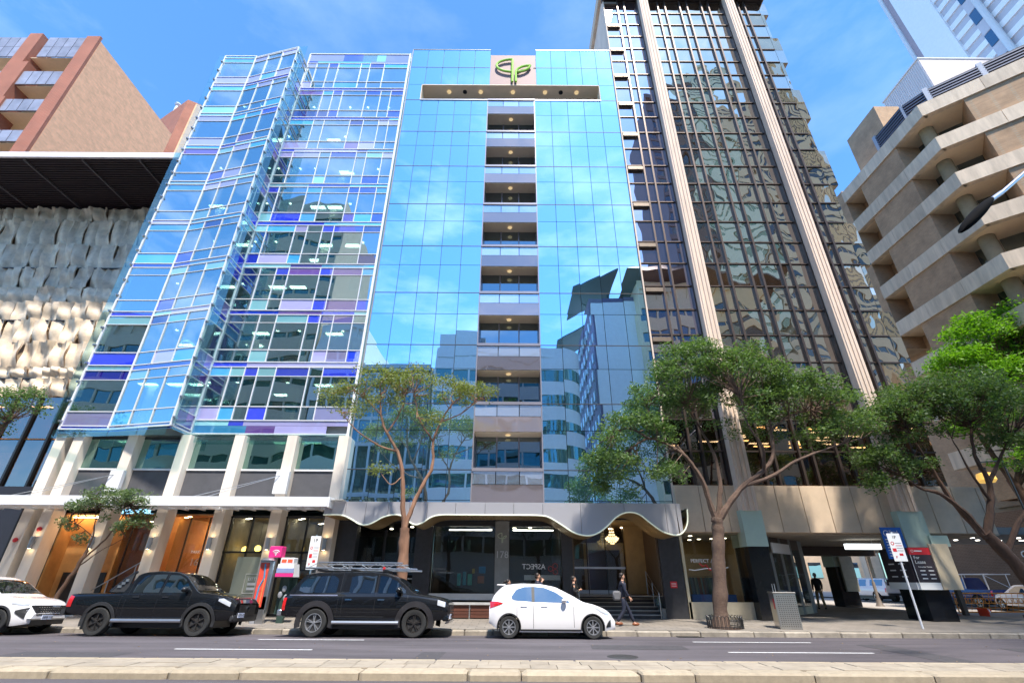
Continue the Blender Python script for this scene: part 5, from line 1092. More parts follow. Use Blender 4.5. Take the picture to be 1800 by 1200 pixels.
# -- black dual cab with canopy and ladder rack
def amarok():
    top = [(0,1.10),(.05,1.16),(.28,1.5),(.5,1.75),(.8,1.80),(1.8,1.83),(2.6,1.84),(3.1,1.80),(3.45,1.68),(3.8,1.45),(4.12,1.21),(4.6,1.15),(4.95,1.09),(5.12,1.03),(5.2,.92)]
    belt = [(0,1.08),(.5,1.13),(1.8,1.14),(3.6,1.15),(4.15,1.13),(4.9,1.04),(5.2,.85)]
    b = Body(top, belt, [(0,.88),(.2,.93),(4.6,.95),(5.0,.90),(5.2,.82)], [(0,.58),(1,.48),(4,.46),(4.7,.44),(5.2,.5)], tumble=.30)
    t = vehicle('canopy_pickup', 'black pickup with matching rear canopy and a silver ladder frame on its roof', 'pickup', (-7.15,17.78,-.068), 0, b, black_car, (1.08,4.175), .385, .25, rim_dark, 5, .95, 1.2, TILT, True, rims=(rim_silver, rim_dark))
    for sd in (-1,1):
        b.side(.42,1.62, pl((.42,1.26),(.6,1.20),(1.62,1.20)), pl((.42,1.42),(.62,1.66),(1.5,1.70),(1.62,1.55)), sd=sd, off=.012).build('canopy_window', car_glass, t)
        b.side(2.02,2.82, pl((2.02,1.20),(2.82,1.20)), pl((2.02,1.66),(2.2,1.70),(2.82,1.70)), sd=sd).build('rear_side_window', car_glass, t)
        b.side(2.94,3.82, pl((2.94,1.20),(3.82,1.20)), pl((2.94,1.70),(3.2,1.67),(3.5,1.54),(3.82,1.28)), sd=sd).build('front_side_window', car_glass, t)
        b.side(.0,.10, pl((0,.72),(.10,.72)), pl((0,1.06),(.10,1.06)), 2, 3, .012, sd).build('tail_light', tail_red, t)
        b.side(4.86,5.10, pl((4.86,.88),(5.10,.82)), pl((4.86,1.03),(5.10,.96)), 4, 2, .012, sd).build('headlight', head_glass, t)
        MB().tube([(1.65,sd*.96,.40),(3.7,sd*.96,.40)], .05, 8).build('side_step', silver, t, True); MB().box(.72,sd*.9-.1,.18,.74,sd*.9+.05,.6).build('mud_flap', rubber, t)
        b.side(.15,1.68, lambda x: 1.115, lambda x: 1.15, 10, 1, .01, sd).build('bright_waistline', mat('waistline_trim',(.25,.25,.32),.2,.7) if sd < 0 else bpy.data.materials['waistline_trim'], t)
        MB().ball((5.05,sd*.72,.66),(.06,.07,.06),10).build('fog_lamp', head_glass, t, True)
    b.deck(3.38,4.08,.08).build('windscreen', car_glass, t)
    flare = mat('satin_arch_flare', (.035,.033,.036), .3, .1); arch_flare(t, b, 1.08, .385, .44, .60, flare, .9); arch_flare(t, b, 4.175, .385, .44, .60, flare, .9)
    MB().box(5.17,-.55,.62,5.225,.55,.88).build('grille', black, t)
    for k in range(3): MB().box(5.224,-.52,.66+.07*k,5.232,.52,.68+.07*k).build('grille_bar', chrome, t)
    MB().bev(5.02,-.84,.44,5.22,.84,.62,.04).build('bumper', black_car, t, True); MB().hexa([(5.08,-.6,.36),(5.2,-.6,.38),(5.2,.6,.38),(5.08,.6,.36)],[(5.14,-.7,.44),(5.26,-.7,.46),(5.26,.7,.46),(5.14,.7,.44)]).build('skid_plate', silver, t, fix=True)
    MB().bev(-.17,-.82,.56,.0,.82,.74,.03).build('chrome_rear_bumper', silver, t, True)
    seam(t,b,1.72,.55,1.80); seam(t,b,2.88,.52,1.74); seam(t,b,3.90,.55,1.15); seam(t,b,1.86,.55,1.1); handles(t,b,(1.95,2.98),1.0,chrome); mirror(t,b,3.62,1.26,black_car)
    plate(t,5.23,-.5,-.13,.5,'1DKP 386')
    rk = thing('ladder_rack', 'silver lattice ladder frame lying on the roof of the black canopy pickup', 'ladder', (-7.15,17.78,-.068)); rk.rotation_euler = (TILT,0,0)
    for y in (-.5,.5):
        MB().tube([(.35,y,1.93),(4.05,y,1.90)], .028, 6).build('rail', silver, rk, True); MB().tube([(.75,y,2.10),(3.55,y,2.09)], .022, 6).build('rail', silver, rk, True)
        z = MB(); x = .42; k = 0; P = []
        while x < 3.95: P.append((x, y, 1.93 if k % 2 == 0 else 2.09)); x += .33; k += 1
        z.tube(P, .013, 5).build('lattice', silver, rk)
    for i in range(11): MB().tube([(.45+i*.34,-.5,1.93),(.45+i*.34,.5,1.93)], .014, 5).build('rung', silver, rk)
    for x in (.8,1.9,2.95): MB().box(x,-.62,1.83,x+.06,.62,1.90).build('crossbar', black, rk)
    MB().box(2.93,-.56,1.86,3.0,-.50,1.97).build('red_strap', red_sign, rk)
amarok()
# -- white hatchback
def yaris():
    top = [(0,.78),(.04,1.02),(.12,1.17),(.32,1.36),(.5,1.47),(1.0,1.515),(1.6,1.505),(2.1,1.42),(2.6,1.19),(2.95,1.0),(3.3,.93),(3.65,.80),(3.85,.66),(3.93,.48)]
    belt = [(0,.72),(.15,.98),(.5,1.02),(1.2,.97),(2.2,.93),(3.0,.92),(3.4,.84),(3.75,.70),(3.93,.44)]
    b = Body(top, belt, [(0,.72),(.12,.80),(.5,.85),(1.2,.83),(2.2,.83),(3.1,.86),(3.6,.78),(3.85,.62),(3.93,.5)], [(0,.42),(.3,.22),(1,.17),(2.8,.17),(3.5,.2),(3.93,.26)], tumble=.42)
    t = vehicle('hatchback', 'small white hatchback parked in front of the entrance steps', 'car', (-.66,17.62,-.06), 0, b, white_car, (.62,3.20), .305, .20, rim_silver, 8, .86, 1.14, TILT)
    for sd in (-1,1):
        b.side(.70,1.33, pl((.70,1.06),(.8,1.02),(1.33,.99)), pl((.70,1.14),(.85,1.33),(1.1,1.40),(1.33,1.41)), sd=sd).build('rear_side_window', car_glass, t)
        b.side(1.42,2.50, pl((1.42,.985),(2.50,.955)), pl((1.42,1.41),(1.75,1.38),(2.1,1.25),(2.50,1.0)), sd=sd).build('front_side_window', car_glass, t)
        b.side(1.33,1.42, lambda x: .98, lambda x: 1.41, 2, 3, .004, sd).build('window_pillar', dark_plastic, t)
        b.side(.02,.42, pl((.02,.80),(.42,.93)), pl((.02,.99),(.25,.99),(.42,.95)), 6, 2, .012, sd).build('tail_light', tail_red, t)
        b.side(3.28,3.72, pl((3.28,.83),(3.5,.70),(3.72,.63)), pl((3.28,.86),(3.5,.80),(3.72,.70)), 8, 2, .012, sd).build('headlight', head_glass, t)
        b.side(3.62,3.78, pl((3.62,.30),(3.78,.32)), pl((3.62,.34),(3.7,.46),(3.78,.52)), 5, 2, .010, sd).build('fog_lamp_recess', black, t)
        b.side(.98,2.82, lambda x: .20, lambda x: .25, 10, 1, .01, sd).build('sill_trim', dark_plastic, t)
    b.deck(2.02,2.86,.07).build('windscreen', car_glass, t); b.deck(.10,.40,.10).build('rear_window', car_glass, t)
    for ax in (.62,3.20): arch_flare(t, b, ax, .305, .345, .375, dark_plastic, .8)
    MB().bev(.22,-.55,1.44,.50,.55,1.48,.012).build('roof_spoiler', white_car, t, True)
    MB().hexa([(3.86,-.45,.26),(3.93,-.45,.26),(3.93,.45,.26),(3.86,.45,.26)],[(3.86,-.36,.52),(3.92,-.36,.50),(3.92,.36,.50),(3.86,.36,.52)]).build('grille', black, t, fix=True)
    seam(t,b,1.37,.27,.98); seam(t,b,2.62,.30,.93); seam(t,b,.86,.55,1.0); handles(t,b,(.98,1.62),.86,white_car); mirror(t,b,2.34,.99,white_car,(.09,.10,.065)); plate(t,3.925,-.19,.19,.34,'1HCS 905')
    MB().box(1.3,-.6,.7,2.2,.6,.9).build('seats', dark_plastic, t)
yaris()
# -- white crossover at the left edge
def haval():
    top = [(0,1.05),(.3,1.45),(.6,1.60),(1.5,1.66),(2.3,1.63),(2.75,1.48),(3.2,1.18),(3.45,1.06),(3.9,1.00),(4.25,.90),(4.42,.72),(4.47,.5)]
    belt = [(0,1.0),(1,1.06),(2.6,1.02),(3.4,1.0),(3.9,.93),(4.25,.82),(4.47,.45)]
    b = Body(top, belt, [(0,.78),(.4,.90),(3.6,.92),(4.1,.87),(4.35,.74),(4.47,.62)], [(0,.4),(.5,.25),(3.5,.22),(4.1,.24),(4.47,.3)], tumble=.36)
    t = vehicle('crossover_car', 'white crossover with a dark honeycomb grille, cut off by the left edge', 'car', (-19.5,17.75,-.062), 0, b, white_car, (.9,3.60), .35, .22, rim_dark, 9, .92, 1.16, TILT)
    for sd in (-1,1):
        b.side(1.0,1.8, pl((1,1.08),(1.8,1.06)), pl((1,1.45),(1.8,1.53)), sd=sd).build('rear_side_window', car_glass, t); b.side(1.9,3.05, pl((1.9,1.06),(3.05,1.04)), pl((1.9,1.53),(2.3,1.50),(2.7,1.32),(3.05,1.10)), sd=sd).build('front_side_window', car_glass, t)
        b.side(3.88,4.30, pl((3.88,.84),(4.30,.78)), pl((3.88,.88),(4.30,.84)), 6, 1, .012, sd).build('headlight', head_glass, t); b.side(4.08,4.34, pl((4.08,.60),(4.34,.42)), pl((4.08,.66),(4.34,.74)), 5, 2, .014, sd).build('lamp_recess', dark_plastic, t)
    b.deck(2.58,3.30,.07).build('windscreen', car_glass, t)
    MB().hexa([(4.36,-.55,.52),(4.475,-.50,.52),(4.475,.50,.52),(4.36,.55,.52)],[(4.34,-.66,.80),(4.44,-.62,.80),(4.44,.62,.80),(4.34,.66,.80)]).build('grille', dark_plastic, t, fix=True)
    for k in range(4):
        for j in range(11): MB().box(4.474-.008*k,-.48+.09*j,.55+.06*k,4.482-.008*k,-.45+.09*j,.575+.06*k).build('grille_stud', chrome, t)
    MB().box(4.43,-.62,.26,4.485,.62,.40).build('lower_intake', black, t); MB().box(4.40,-.70,.40,4.49,.70,.44).build('bumper_lip', silver, t)
    arch_flare(t, b, 3.60, .35, .40, .45, dark_plastic, .9); plate(t,4.49,-.28,.10,.40,'1HMJ 118'); mirror(t,b,2.85,1.08,white_car); text('HAVAL', .10, silver, t, (4.50,.12,.72), (90,0,90))
haval()
# -- vehicles in the side street
def ute(label, x, y, rz, paintm, white_top=False, rack=False, z=.03, kind='side_street_pickup'):
    top = [(0,1.10),(.05,1.12),(.15,1.78 if white_top else 1.12),(1.7,1.80 if white_top else 1.14),(1.78,1.80),(2.9,1.80),(3.9,1.22),(5.0,1.05),(5.2,.6)]
    b = Body(top, [(0,1.05),(2,1.1),(4,1.12),(5,.98),(5.2,.55)], [(0,.88),(4.6,.92),(5.2,.7)], [(0,.5),(5.2,.45)])
    t = vehicle(kind, label, 'pickup', (x,y,z), rz, b, paintm, (1.1,4.2), .38, .25, rim_silver, 6, .92)
    for sd in (-1,1):
        if white_top: b.side(.35,1.6, lambda x: 1.22, lambda x: 1.68, sd=sd).build('canopy_window', car_glass, t)
        b.side(2.0,2.75, lambda x: 1.18, lambda x: 1.68, sd=sd).build('rear_side_window', car_glass, t); b.side(2.85,3.6, lambda x: 1.18, pl((2.85,1.68),(3.6,1.3)), sd=sd).build('front_side_window', car_glass, t)
        b.side(0,.12, lambda x: .75, lambda x: 1.05, 2, 2, .015, sd).build('tail_light', tail_red, t)
    MB().box(-.02,-.62,1.25,.06,.62,1.66).build('rear_window', car_glass, t) if white_top else None
    MB().box(-.12,-.8,.5,0,.8,.68).build('rear_bumper', dark_plastic, t)
    if rack:
        for xx in (.2,1.7,3.0): MB().tube([(xx,-.8,1.1),(xx,-.8,2.0),(xx,.8,2.0),(xx,.8,1.1)], .03, 6).build('rack_hoop', white_paint, t)
        for yy in (-.8,.8): MB().tube([(-.1,yy,2.0),(3.3,yy,2.0)], .03, 6).build('rack_rail', white_paint, t)
        MB().tube([(.2,-.8,1.2),(1.7,-.8,2.0)], .02, 6).build('rack_brace', white_paint, t)
    return t
ute('white pickup with a white canopy parked in the side street under the yellow poster', 31.6, 43.6, R_(98), white_car, True)
ute('dark blue pickup with a white ladder rack in the side street behind the orange barrier', 31.4, 33.8, R_(96), blue_car, False, True)
bb = Body([(0,.7),(.3,1.35),(1.2,1.45),(2.2,1.4),(2.9,1.0),(3.9,.85),(4.3,.6)], [(0,.65),(1,.95),(3,.9),(4.3,.5)], [(0,.7),(.5,.87),(3.8,.86),(4.3,.6)], [(0,.3),(4.3,.28)])
def small(label, x, y, rz, pm2, z=.03):
    t = vehicle('parked_car', label, 'car', (x,y,z), rz, bb, pm2, (.8,3.4), .32, .2, rim_silver, 5, .86)
    for sd in (-1,1): bb.side(.7,2.5, lambda q: 1.0, pl((.7,1.2),(1.1,1.34),(2.0,1.32),(2.5,1.08)), sd=sd).build('side_window', car_glass, t)
    bb.deck(2.2,2.85,.08).build('windscreen', car_glass, t)
small('beige grey car nosing out behind the lease board column', 21.4, 25.4, R_(-8), grey_car, .12) if 0 else None
small('white car far back in the side street behind the brick wall corner', 30.5, 29.6, R_(80), white_car); small('white delivery car far along the side street past the walking man', 27.5, 62, R_(90), white_car)

# ------------------------------------------------------------ people
skin = mat('skin', (.50,.28,.19), .5, var=.05); hair_m = mat('black_hair', (.018,.012,.01), .5); navy = mat('navy_suit', (.012,.016,.035), .8, var=.15); blackc = mat('black_cloth', (.015,.015,.018), .85); khaki = mat('khaki_trousers', (.36,.25,.14), .85); shoe_br = mat('brown_leather', (.25,.08,.03), .4); white_c = mat('white_shirt', (.7,.7,.7), .8)
def skinmesh(name, m, parent, verts, edges, root=0, sub=1):
    me = bpy.data.meshes.new(name); me.from_pydata([v[:3] for v in verts], edges, []); me.materials.append(m)
    o = bpy.data.objects.new(name, me); COL.objects.link(o)
    md = o.modifiers.new('s', 'SKIN'); md.use_smooth_shade = True
    for i, v in enumerate(verts):
        s_ = me.skin_vertices[0].data[i]; r = v[3]; s_.radius = r if isinstance(r, tuple) else (r, r); s_.use_root = (i == root)
    o.modifiers.new('u', 'SUBSURF').levels = sub; bake(o); o.parent = parent; return o
def person(label, loc, rz, pose, jacket, trousers, shoes, hair='short', bag=False, phone=False, height=1.76):
    """joints in a frame facing +x, feet at z=0"""
    t = thing('person', label, 'person', loc, rz); t.scale = (height/1.76,)*3
    J = dict(pel=(0,0,.95), ch=(.02,0,1.28), nk=(.03,0,1.50), hd=(.05,0,1.62), hip=.10, sh=.185)
    st = pose
    legs = {}; arms = {}
    for sd, k in ((1,'L'),(-1,'R')):
        legs[k] = [(0,sd*.095,.90)] + [(x, sd*.10, z) for x, z in st['leg'+k]]          # hip, knee, ankle
        arms[k] = [(.02,sd*.19,1.42)] + [(x, sd*y, z) for x, y, z in st['arm'+k]]        # shoulder, elbow, wrist
    V_ = [(*J['pel'],(.10,.08)), (.01,0,1.10,(.09,.075)), (*J['ch'],(.10,.085)), (.02,0,1.44,(.08,.06)), (*J['nk'],.055), (.045,0,1.56,.055)]; E_ = [(0,1),(1,2),(2,3),(3,4),(4,5)]
    V_ += [(.055,0,1.62,(.075,.082)),(.05,0,1.69,(.072,.085)),(.04,0,1.745,(.045,.05))]; E_ += [(5,6),(6,7),(7,8)]
    for k in 'LR':
        i = len(V_); h, kn, an = legs[k]; V_ += [(*h,.065),(*kn,.045),(*an,.035),(an[0]+.13,an[1],an[2]-.05,.035)]; E_ += [(0,i),(i,i+1),(i+1,i+2),(i+2,i+3)]
        i = len(V_); s_, el, wr = arms[k]; d = (Vector(wr)-Vector(el)).normalized(); V_ += [(*s_,.045),(*el,.034),(*wr,.027),(*(Vector(wr)+d*.06),(.035,.018))]; E_ += [(3,i),(i,i+1),(i+1,i+2),(i+2,i+3)]
        b_ = i+3; side = d.cross(Vector((1,0,0))); side = side.normalized() if side.length > .1 else Vector((0,1,0)); fwd = side.cross(d).normalized()
        for q in range(4):
            p = Vector(wr)+d*.10+fwd*(.026*(q-1.5)); e2 = p+d*(.04-.004*abs(q-1.5))+side*(.015); j = len(V_); V_ += [(*p,.009),(*e2,.008)]; E_ += [(b_,j),(j,j+1)]
        j = len(V_); p = Vector(wr)+d*.05+fwd*.05; V_ += [(*p,.010),(*(p+d*.035),.009)]; E_ += [(b_,j),(j,j+1)]
    skinmesh('body', skin, t, V_, E_, 0, 1)
    MB().ball((.128,0,1.625),(.022,.014,.026),8).build('nose', skin, t, True)
    for sd in (-1,1): MB().ball((.108,sd*.032,1.652),(.012,.014,.009),8).build('eye', black, t, True); MB().ball((.045,sd*.083,1.635),(.02,.012,.032),8).build('ear', skin, t, True)
    MB().ball((.118,0,1.578),(.010,.026,.006),8).build('mouth', mat('lips',(.35,.12,.10),.5) if 'lips' not in bpy.data.materials else bpy.data.materials['lips'], t, True)
    hb = MB().ball((.012,0,1.69),(.096,.09,.09),14)
    if hair == 'tail': hb.ball((-.11,0,1.66),(.05,.045,.06),10).tube([(-.14,0,1.66),(-.19,0,1.56),(-.18,0,1.45)],[.035,.035,.012],8)
    if hair == 'short': hb.ball((-.03,0,1.63),(.06,.085,.075),10)
    if hair == 'grey': hb.ball((-.03,0,1.63),(.06,.085,.075),10)
    hb.build('hair', hair_m if hair != 'grey' else mat('grey_hair',(.25,.24,.22),.7), t, True)
    # trousers
    tv = [(0,0,.99,(.14,.15)),(0,0,.90,(.13,.14))]; te = [(0,1)]
    for k in 'LR':
        i = len(tv); h, kn, an = legs[k]; m1 = tuple((Vector(h)+Vector(kn))/2); m2 = tuple((Vector(kn)+Vector(an))/2); tv += [(*h,.105),(*m1,.092),(*kn,.076),(*m2,.070),(an[0],an[1],an[2]+.02,.064)]; te += [(1,i),(i,i+1),(i+1,i+2),(i+2,i+3),(i+3,i+4)]
        MB().ball((an[0]+.06, an[1], an[2]-.045),(.145,.052,.055),10).build('shoe', shoes, t, True)
    skinmesh('trousers', trousers, t, tv, te, 0, 1)
    jv = [(0,0,.84,(.15,.17)),(0,0,1.05,(.145,.16)),(.01,0,1.28,(.155,.18)),(.02,0,1.42,(.13,.10)),(.03,0,1.49,(.07,.07))]; je = [(0,1),(1,2),(2,3),(3,4)]
    for k in 'LR':
        i = len(jv); s_, el, wr = arms[k]; jv += [(*s_,.078),(*el,.060),(*(Vector(el)+(Vector(wr)-Vector(el))*.9),.045)]; je += [(3,i),(i,i+1),(i+1,i+2)]
    skinmesh('jacket', jacket, t, jv, je, 0, 1)
    if bag: 
        o = thing('shoulder_bag', 'dark grey bag carried behind the hip of the man in the navy suit', 'bag', (loc[0]-.22,loc[1]-.1,loc[2]+.98)); MB().bev(-.17,-.06,-.16,.13,.06,.16,.05).build('bag_body', mat('grey_bag',(.12,.12,.13),.7), o, True); MB().tube([(-.12,0,.15),(0,0,.5),(.12,0,.15)],.012,6).build('strap', black, o)
    if phone: p = st['armR'][1]; o = thing('phone', 'small dark phone held by the man beside the steps', 'phone', (loc[0]+p[0]+.08,loc[1]-p[1]+.02,loc[2]+p[2]+.06)); MB().bev(-.006,-.035,-.07,.006,.035,.07,.003).build('phone_body', black, o)
    return t
stand = dict(legL=[(.02,.49),(0,.09)], legR=[(.0,.49),(-.02,.09)], armL=[(-.02,.24,1.14),(.06,.24,.90)], armR=[(-.02,.24,1.14),(.06,.24,.90)])
walk = dict(legL=[(.20,.52),(.36,.10)], legR=[(-.02,.50),(-.30,.13)], armL=[(-.08,.24,1.15),(-.02,.25,.90)], armR=[(.06,.23,1.15),(.20,.22,.94)])
phone_p = dict(legL=[(.02,.49),(0,.09)], legR=[(.04,.49),(.03,.09)], armL=[(.02,.24,1.14),(.26,.10,1.22)], armR=[(.02,.24,1.14),(.26,.10,1.24)])
eye_p = dict(legL=[(.02,.49),(0,.09)], legR=[(.0,.49),(-.02,.09)], armL=[(.08,.26,1.22),(.18,.10,1.48)], armR=[(.08,.26,1.22),(.20,.12,1.46)])
person('man in a navy suit with brown shoes striding past the entrance steps', (4.22,20.1,.075), 0, walk, navy, navy, shoe_br, bag=True, height=1.74)
person('man in a black puffer jacket with white sleeve stripes looking down at his phone', (2.45,20.8,.085), 0, phone_p, blackc, blackc, blackc, phone=True, height=1.62)
MB().box(2.44,20.53,1.20,2.50,20.56,1.23).box(2.44,20.53,1.26,2.50,20.56,1.29).build('x', white_c).name = 'sleeve_stripe'
pr = bpy.data.objects['person.001']; st_ = bpy.data.objects['sleeve_stripe']; bpy.data.objects.remove(st_)
for z in (1.30,1.25): MB().tube([(.0,-.262,z),(.03,-.262,z+.01)], .016, 6).build('sleeve_stripe', white_c, pr)
person('person holding both hands up to the face behind the white hatchback roof', (1.05,21.0,.085), 0, eye_p, navy, blackc, blackc, height=1.72)
person('person with black hair in a ponytail behind the rear of the white hatchback', (-.12,19.9,.075), 0, walk, blackc, blackc, blackc, hair='tail', height=1.50)
person('grey haired man in a black jumper and khaki trousers walking away through the arcade', (17.6,30.4,.14), R_(70), walk, blackc, khaki, blackc, hair='grey', height=1.85)

# ------------------------------------------------------------ street furniture
def guard(label, cx, cy, r=.62, z=.06, seg=30):
    o = thing('tree_guard', label, 'tree guard', (cx,cy,z)); 
    for i in range(seg):
        a0, a1 = 2*math.pi*i/seg, 2*math.pi*(i+1.35)/seg; p = []
        for k in range(7): t = k/6; a = a0+(a1-a0)*t; p.append((r*math.cos(a), r*.8*math.sin(a), .30+.10*math.sin(math.pi*t)))
        MB().tube([(r*math.cos(a0), r*.8*math.sin(a0), 0)]+p+[(r*math.cos(a1), r*.8*math.sin(a1), 0)], .011, 5).build('hoop', black, o)
    MB().tube([(r*math.cos(2*math.pi*k/30), r*.8*math.sin(2*math.pi*k/30), .06) for k in range(31)], .012, 5).build('ring', black, o)
    so = MB().lathe([(0,.02),(r*.9,.012),(r*.9,-.02)],24).build('soil', mat('bark_mulch',(.08,.045,.03),.95,var=.4,scale=20,bump=.5) if 'bark_mulch' not in bpy.data.materials else bpy.data.materials['bark_mulch'], o)
guard('black hooped iron tree guard around the big dark tree', 7.70, 19.6); guard('black hooped tree guard at the foot of the leaning tree, right edge', 20.25, 20.6)
bi = thing('litter_bin', 'tall perforated stainless steel litter bin beside the big tree', 'bin', (9.95,19.6,.06), R_(-12))
MB().bev(-.36,-.36,0,.36,.36,1.12,.01).build('bin_body', steel, bi); MB().bev(-.38,-.38,1.12,.38,.38,1.16,.01).build('bin_lid', steel, bi)
ps = MB()
for i in range(9):
    for j in range(16): x = -.29+i*.072; z = .08+j*.062; ps.box(x,-.367,z,x+.038,-.362,z+.03)
tag(ps.build('perforations', mat('perforation_shadow_metal',(.22,.20,.17),.5,.6), bi), kind='stuff')
box('red_label', red_sign, bi, -.366,-.26,.62,-.361,-.10,.95); MB().tube([(-.28,-.1,1.16),(-.28,-.1,1.42),(-.2,-.1,1.42),(-.2,-.1,1.16)],.014,6).build('bin_handle', silver, bi)
# parking signs
def parksign(label, x, y, ztop, w, h, zb=.07):
    o = thing('parking_sign', label, 'sign', (x,y,0)); MB().tube([(0,0,zb),(0,0,ztop+.05)], .035, 8).build('pole', white_paint if x > 0 else silver, o, True)
    box('sign_plate', white_letter, o, -w/2,-.05,ztop-h,w/2,-.042,ztop)
    text('1P', h*.16, black, o, (0,-.055,ztop-h*.19), ext=.001)
    for k in range(4): box('print_line', red_sign if k == 1 else mat('print_grey',(.25,.25,.25),.6) if 'print_grey' not in bpy.data.materials else bpy.data.materials['print_grey'], o, -w*.05,-.056,ztop-h*(.36+.09*k),w*.42,-.052,ztop-h*(.345+.09*k))
    MB().lathe([(w*.13,-.056),(w*.13,-.051),(w*.08,-.051)],14,'y',(-w*.26,0,ztop-h*.36)).build('clearway_ring', red_sign, o)
    box('red_box', red_sign, o, -w*.38,-.056,ztop-h*.66,-w*.10,-.051,ztop-h*.54); box('tow_mark', red_sign, o, w*.02,-.056,ztop-h*.80,w*.30,-.051,ztop-h*.72)
    text('P', h*.13, red_sign, o, (-w*.25,-.057,ztop-h*.90), ext=.001)
parksign('white and red parking sign on a white pole before the lease board', 14.82, 19.7, 3.25, .50, .98)
parksign('tall white and red parking sign behind the black canopy pickup', -7.62, 20.0, 3.05, .40, 1.18)
# blue banner sign
bs = thing('banner_sign', 'blue vertical banner sign with white letters beside the pale green column head', 'sign', (0,0,0)); bm_blue = mat('banner_blue',(.02,.13,.50),.5,var=.05)
box('banner', bm_blue, bs, 16.35,22.3,2.45,17.25,22.36,3.72); text('Tand', .19, white_letter, bs, (16.86,22.29,3.46), ext=.003)
MB().tube([(16.53+.11*math.cos(a),22.29,3.48+.11*math.sin(a)) for a in np.linspace(.3,5.9,14)], .014, 5).build('ring_mark', white_letter, bs)
for k in range(7): box('print_line', white_letter, bs, 16.42,22.29,2.55+.11*k,16.62+(k%3)*.05,22.298,2.59+.11*k)
# lease board
lb = thing('lease_board', 'red and black For Lease board wrapped around the second column', 'sign', (0,0,0)); bk = mat('board_black',(.035,.025,.032),.5); ply = mat('beige_board',(.62,.50,.34),.7,var=.06)
box('board_front', bk, lb, 17.2,22.2,1.55,18.1,22.28,2.62); box('board_header', red_sign, lb, 17.2,22.2,2.62,18.1,22.28,2.90); box('board_footer', white_letter, lb, 17.2,22.2,1.28,18.1,22.28,1.55)
box('board_side', bk, lb, 17.12,22.28,1.55,17.2,23.9,2.90); box('footer_side', white_letter, lb, 17.12,22.28,1.28,17.2,23.9,1.55); box('board_edge', white_letter, lb, 17.185,22.19,1.28,17.205,22.2,2.62)
MB().bev(18.12,22.16,1.28,18.95,22.26,3.05,.01).build('beige_panel', ply, lb); box('panel_head', green_stone, lb, 18.4,22.3,2.95,19.2,23.8,3.4)
text('Lease', .20, white_letter, lb, (17.30,22.19,2.27), align='LEFT', ext=.003); text('For', .18, white_letter, lb, (17.30,22.19,2.45), align='LEFT', ext=.003)
text('Attractive Terms', .085, white_letter, lb, (17.36,22.19,2.12), align='LEFT', ext=.002); MB().tube([(17.33+.05*math.cos(a),22.19,2.76+.05*math.sin(a)) for a in np.linspace(0,6.28,12)], .008, 5).build('ring_mark', white_letter, lb)
box('print_line', white_letter, lb, 17.42,22.192,2.74,17.75,22.196,2.79)
for r in range(3):
    for c in range(2): box('print_line', white_letter, lb, 17.4+c*.36,22.192,1.68+.15*r,17.62+c*.36,22.196,1.72+.15*r)
for r in range(3):
    for c in range(2): box('print_line', white_letter, lb, 17.11,22.6+c*.6,1.75+.25*r,17.119,22.95+c*.6,1.80+.25*r)
# hanging light box
hl = thing('light_box_sign', 'long white light box hanging in the arcade behind the parking sign', 'sign', (0,0,0)); box('light_box', mat('lit_white_box',(.8,.8,.8),.5,emit=(.9,.97,1),es=.9,var=.01), hl, 17.0,25.9,3.02,18.75,26.1,3.28)
for x in (17.1,18.4): MB().tube([(x,26,3.28),(x,26,3.5)], .012, 5).build('hanger', silver, hl)
# pink wifi phone kiosk and advertising panel
kk = thing('advertising_panel', 'slim advertising column with a red and blue poster beside the pickup tail', 'sign', (-9.35,20.1,.06))
MB().bev(-.28,-.10,.45,.28,.10,2.12,.03).build('panel_frame', silver, kk); box('poster_red', mat('poster_red',(.62,.07,.04),.4,var=.3,scale=5), kk, -.22,-.115,.55,.12,-.105,2.04)
MB().tube([(-.12,-.12,.6),(-.1,-.12,1.2),(.02,-.12,1.5),(-.04,-.12,2.0)], .03, 5).build('poster_figure', mat('poster_blue',(.05,.25,.45),.5), kk); MB().tube([(.04,-.12,.6),(.05,-.12,1.4),(-.02,-.12,1.7)], .022, 5).build('poster_figure', mat('poster_orange',(.75,.25,.08),.5), kk)
MB().bev(-.20,-.08,0,-.02,.08,.45,.01).build('panel_leg', grey_metal, kk); MB().bev(.02,-.1,0,.26,.12,.9,.01).build('panel_foot', silver, kk)
MB().lathe([(.3,2.12),(.2,2.2),(0,2.22)],12).build('panel_cap', silver, kk, True)
wf = thing('wifi_sign', 'pink cube sign with a white wifi symbol above the phone kiosk', 'sign', (-9.15,20.25,.06)); pk = mat('pink_sign',(.72,.03,.22),.4,var=.03)
MB().bev(-.24,-.2,2.22,.24,.2,2.62,.02).build('sign_box', pk, wf); MB().tube([(0,0,1.9),(0,0,2.22)],.03,6).build('post', silver, wf)
for k, r in enumerate((.05,.11,.17)): MB().tube([(.04+r*math.sin(a),-.206,2.31+r*math.cos(a)) for a in np.linspace(-.85,.85,8)], .014, 5).build('wifi_arc', white_letter, wf)
MB().ball((.04,-.206,2.31),(.022,.008,.022),8).build('wifi_dot', white_letter, wf)
pb = thing('phone_booth', 'payphone hood with two red panels and a pink band next to the wifi sign', 'phone booth', (-8.6,20.3,.06))
MB().hexa([(-.34,-.3,1.55),(.34,-.3,1.55),(.34,.3,1.55),(-.34,.3,1.55)],[(-.34,-.22,2.0),(.26,-.22,2.0),(.26,.3,2.0),(-.34,.3,2.0)]).build('hood', white_paint, pb, fix=True)
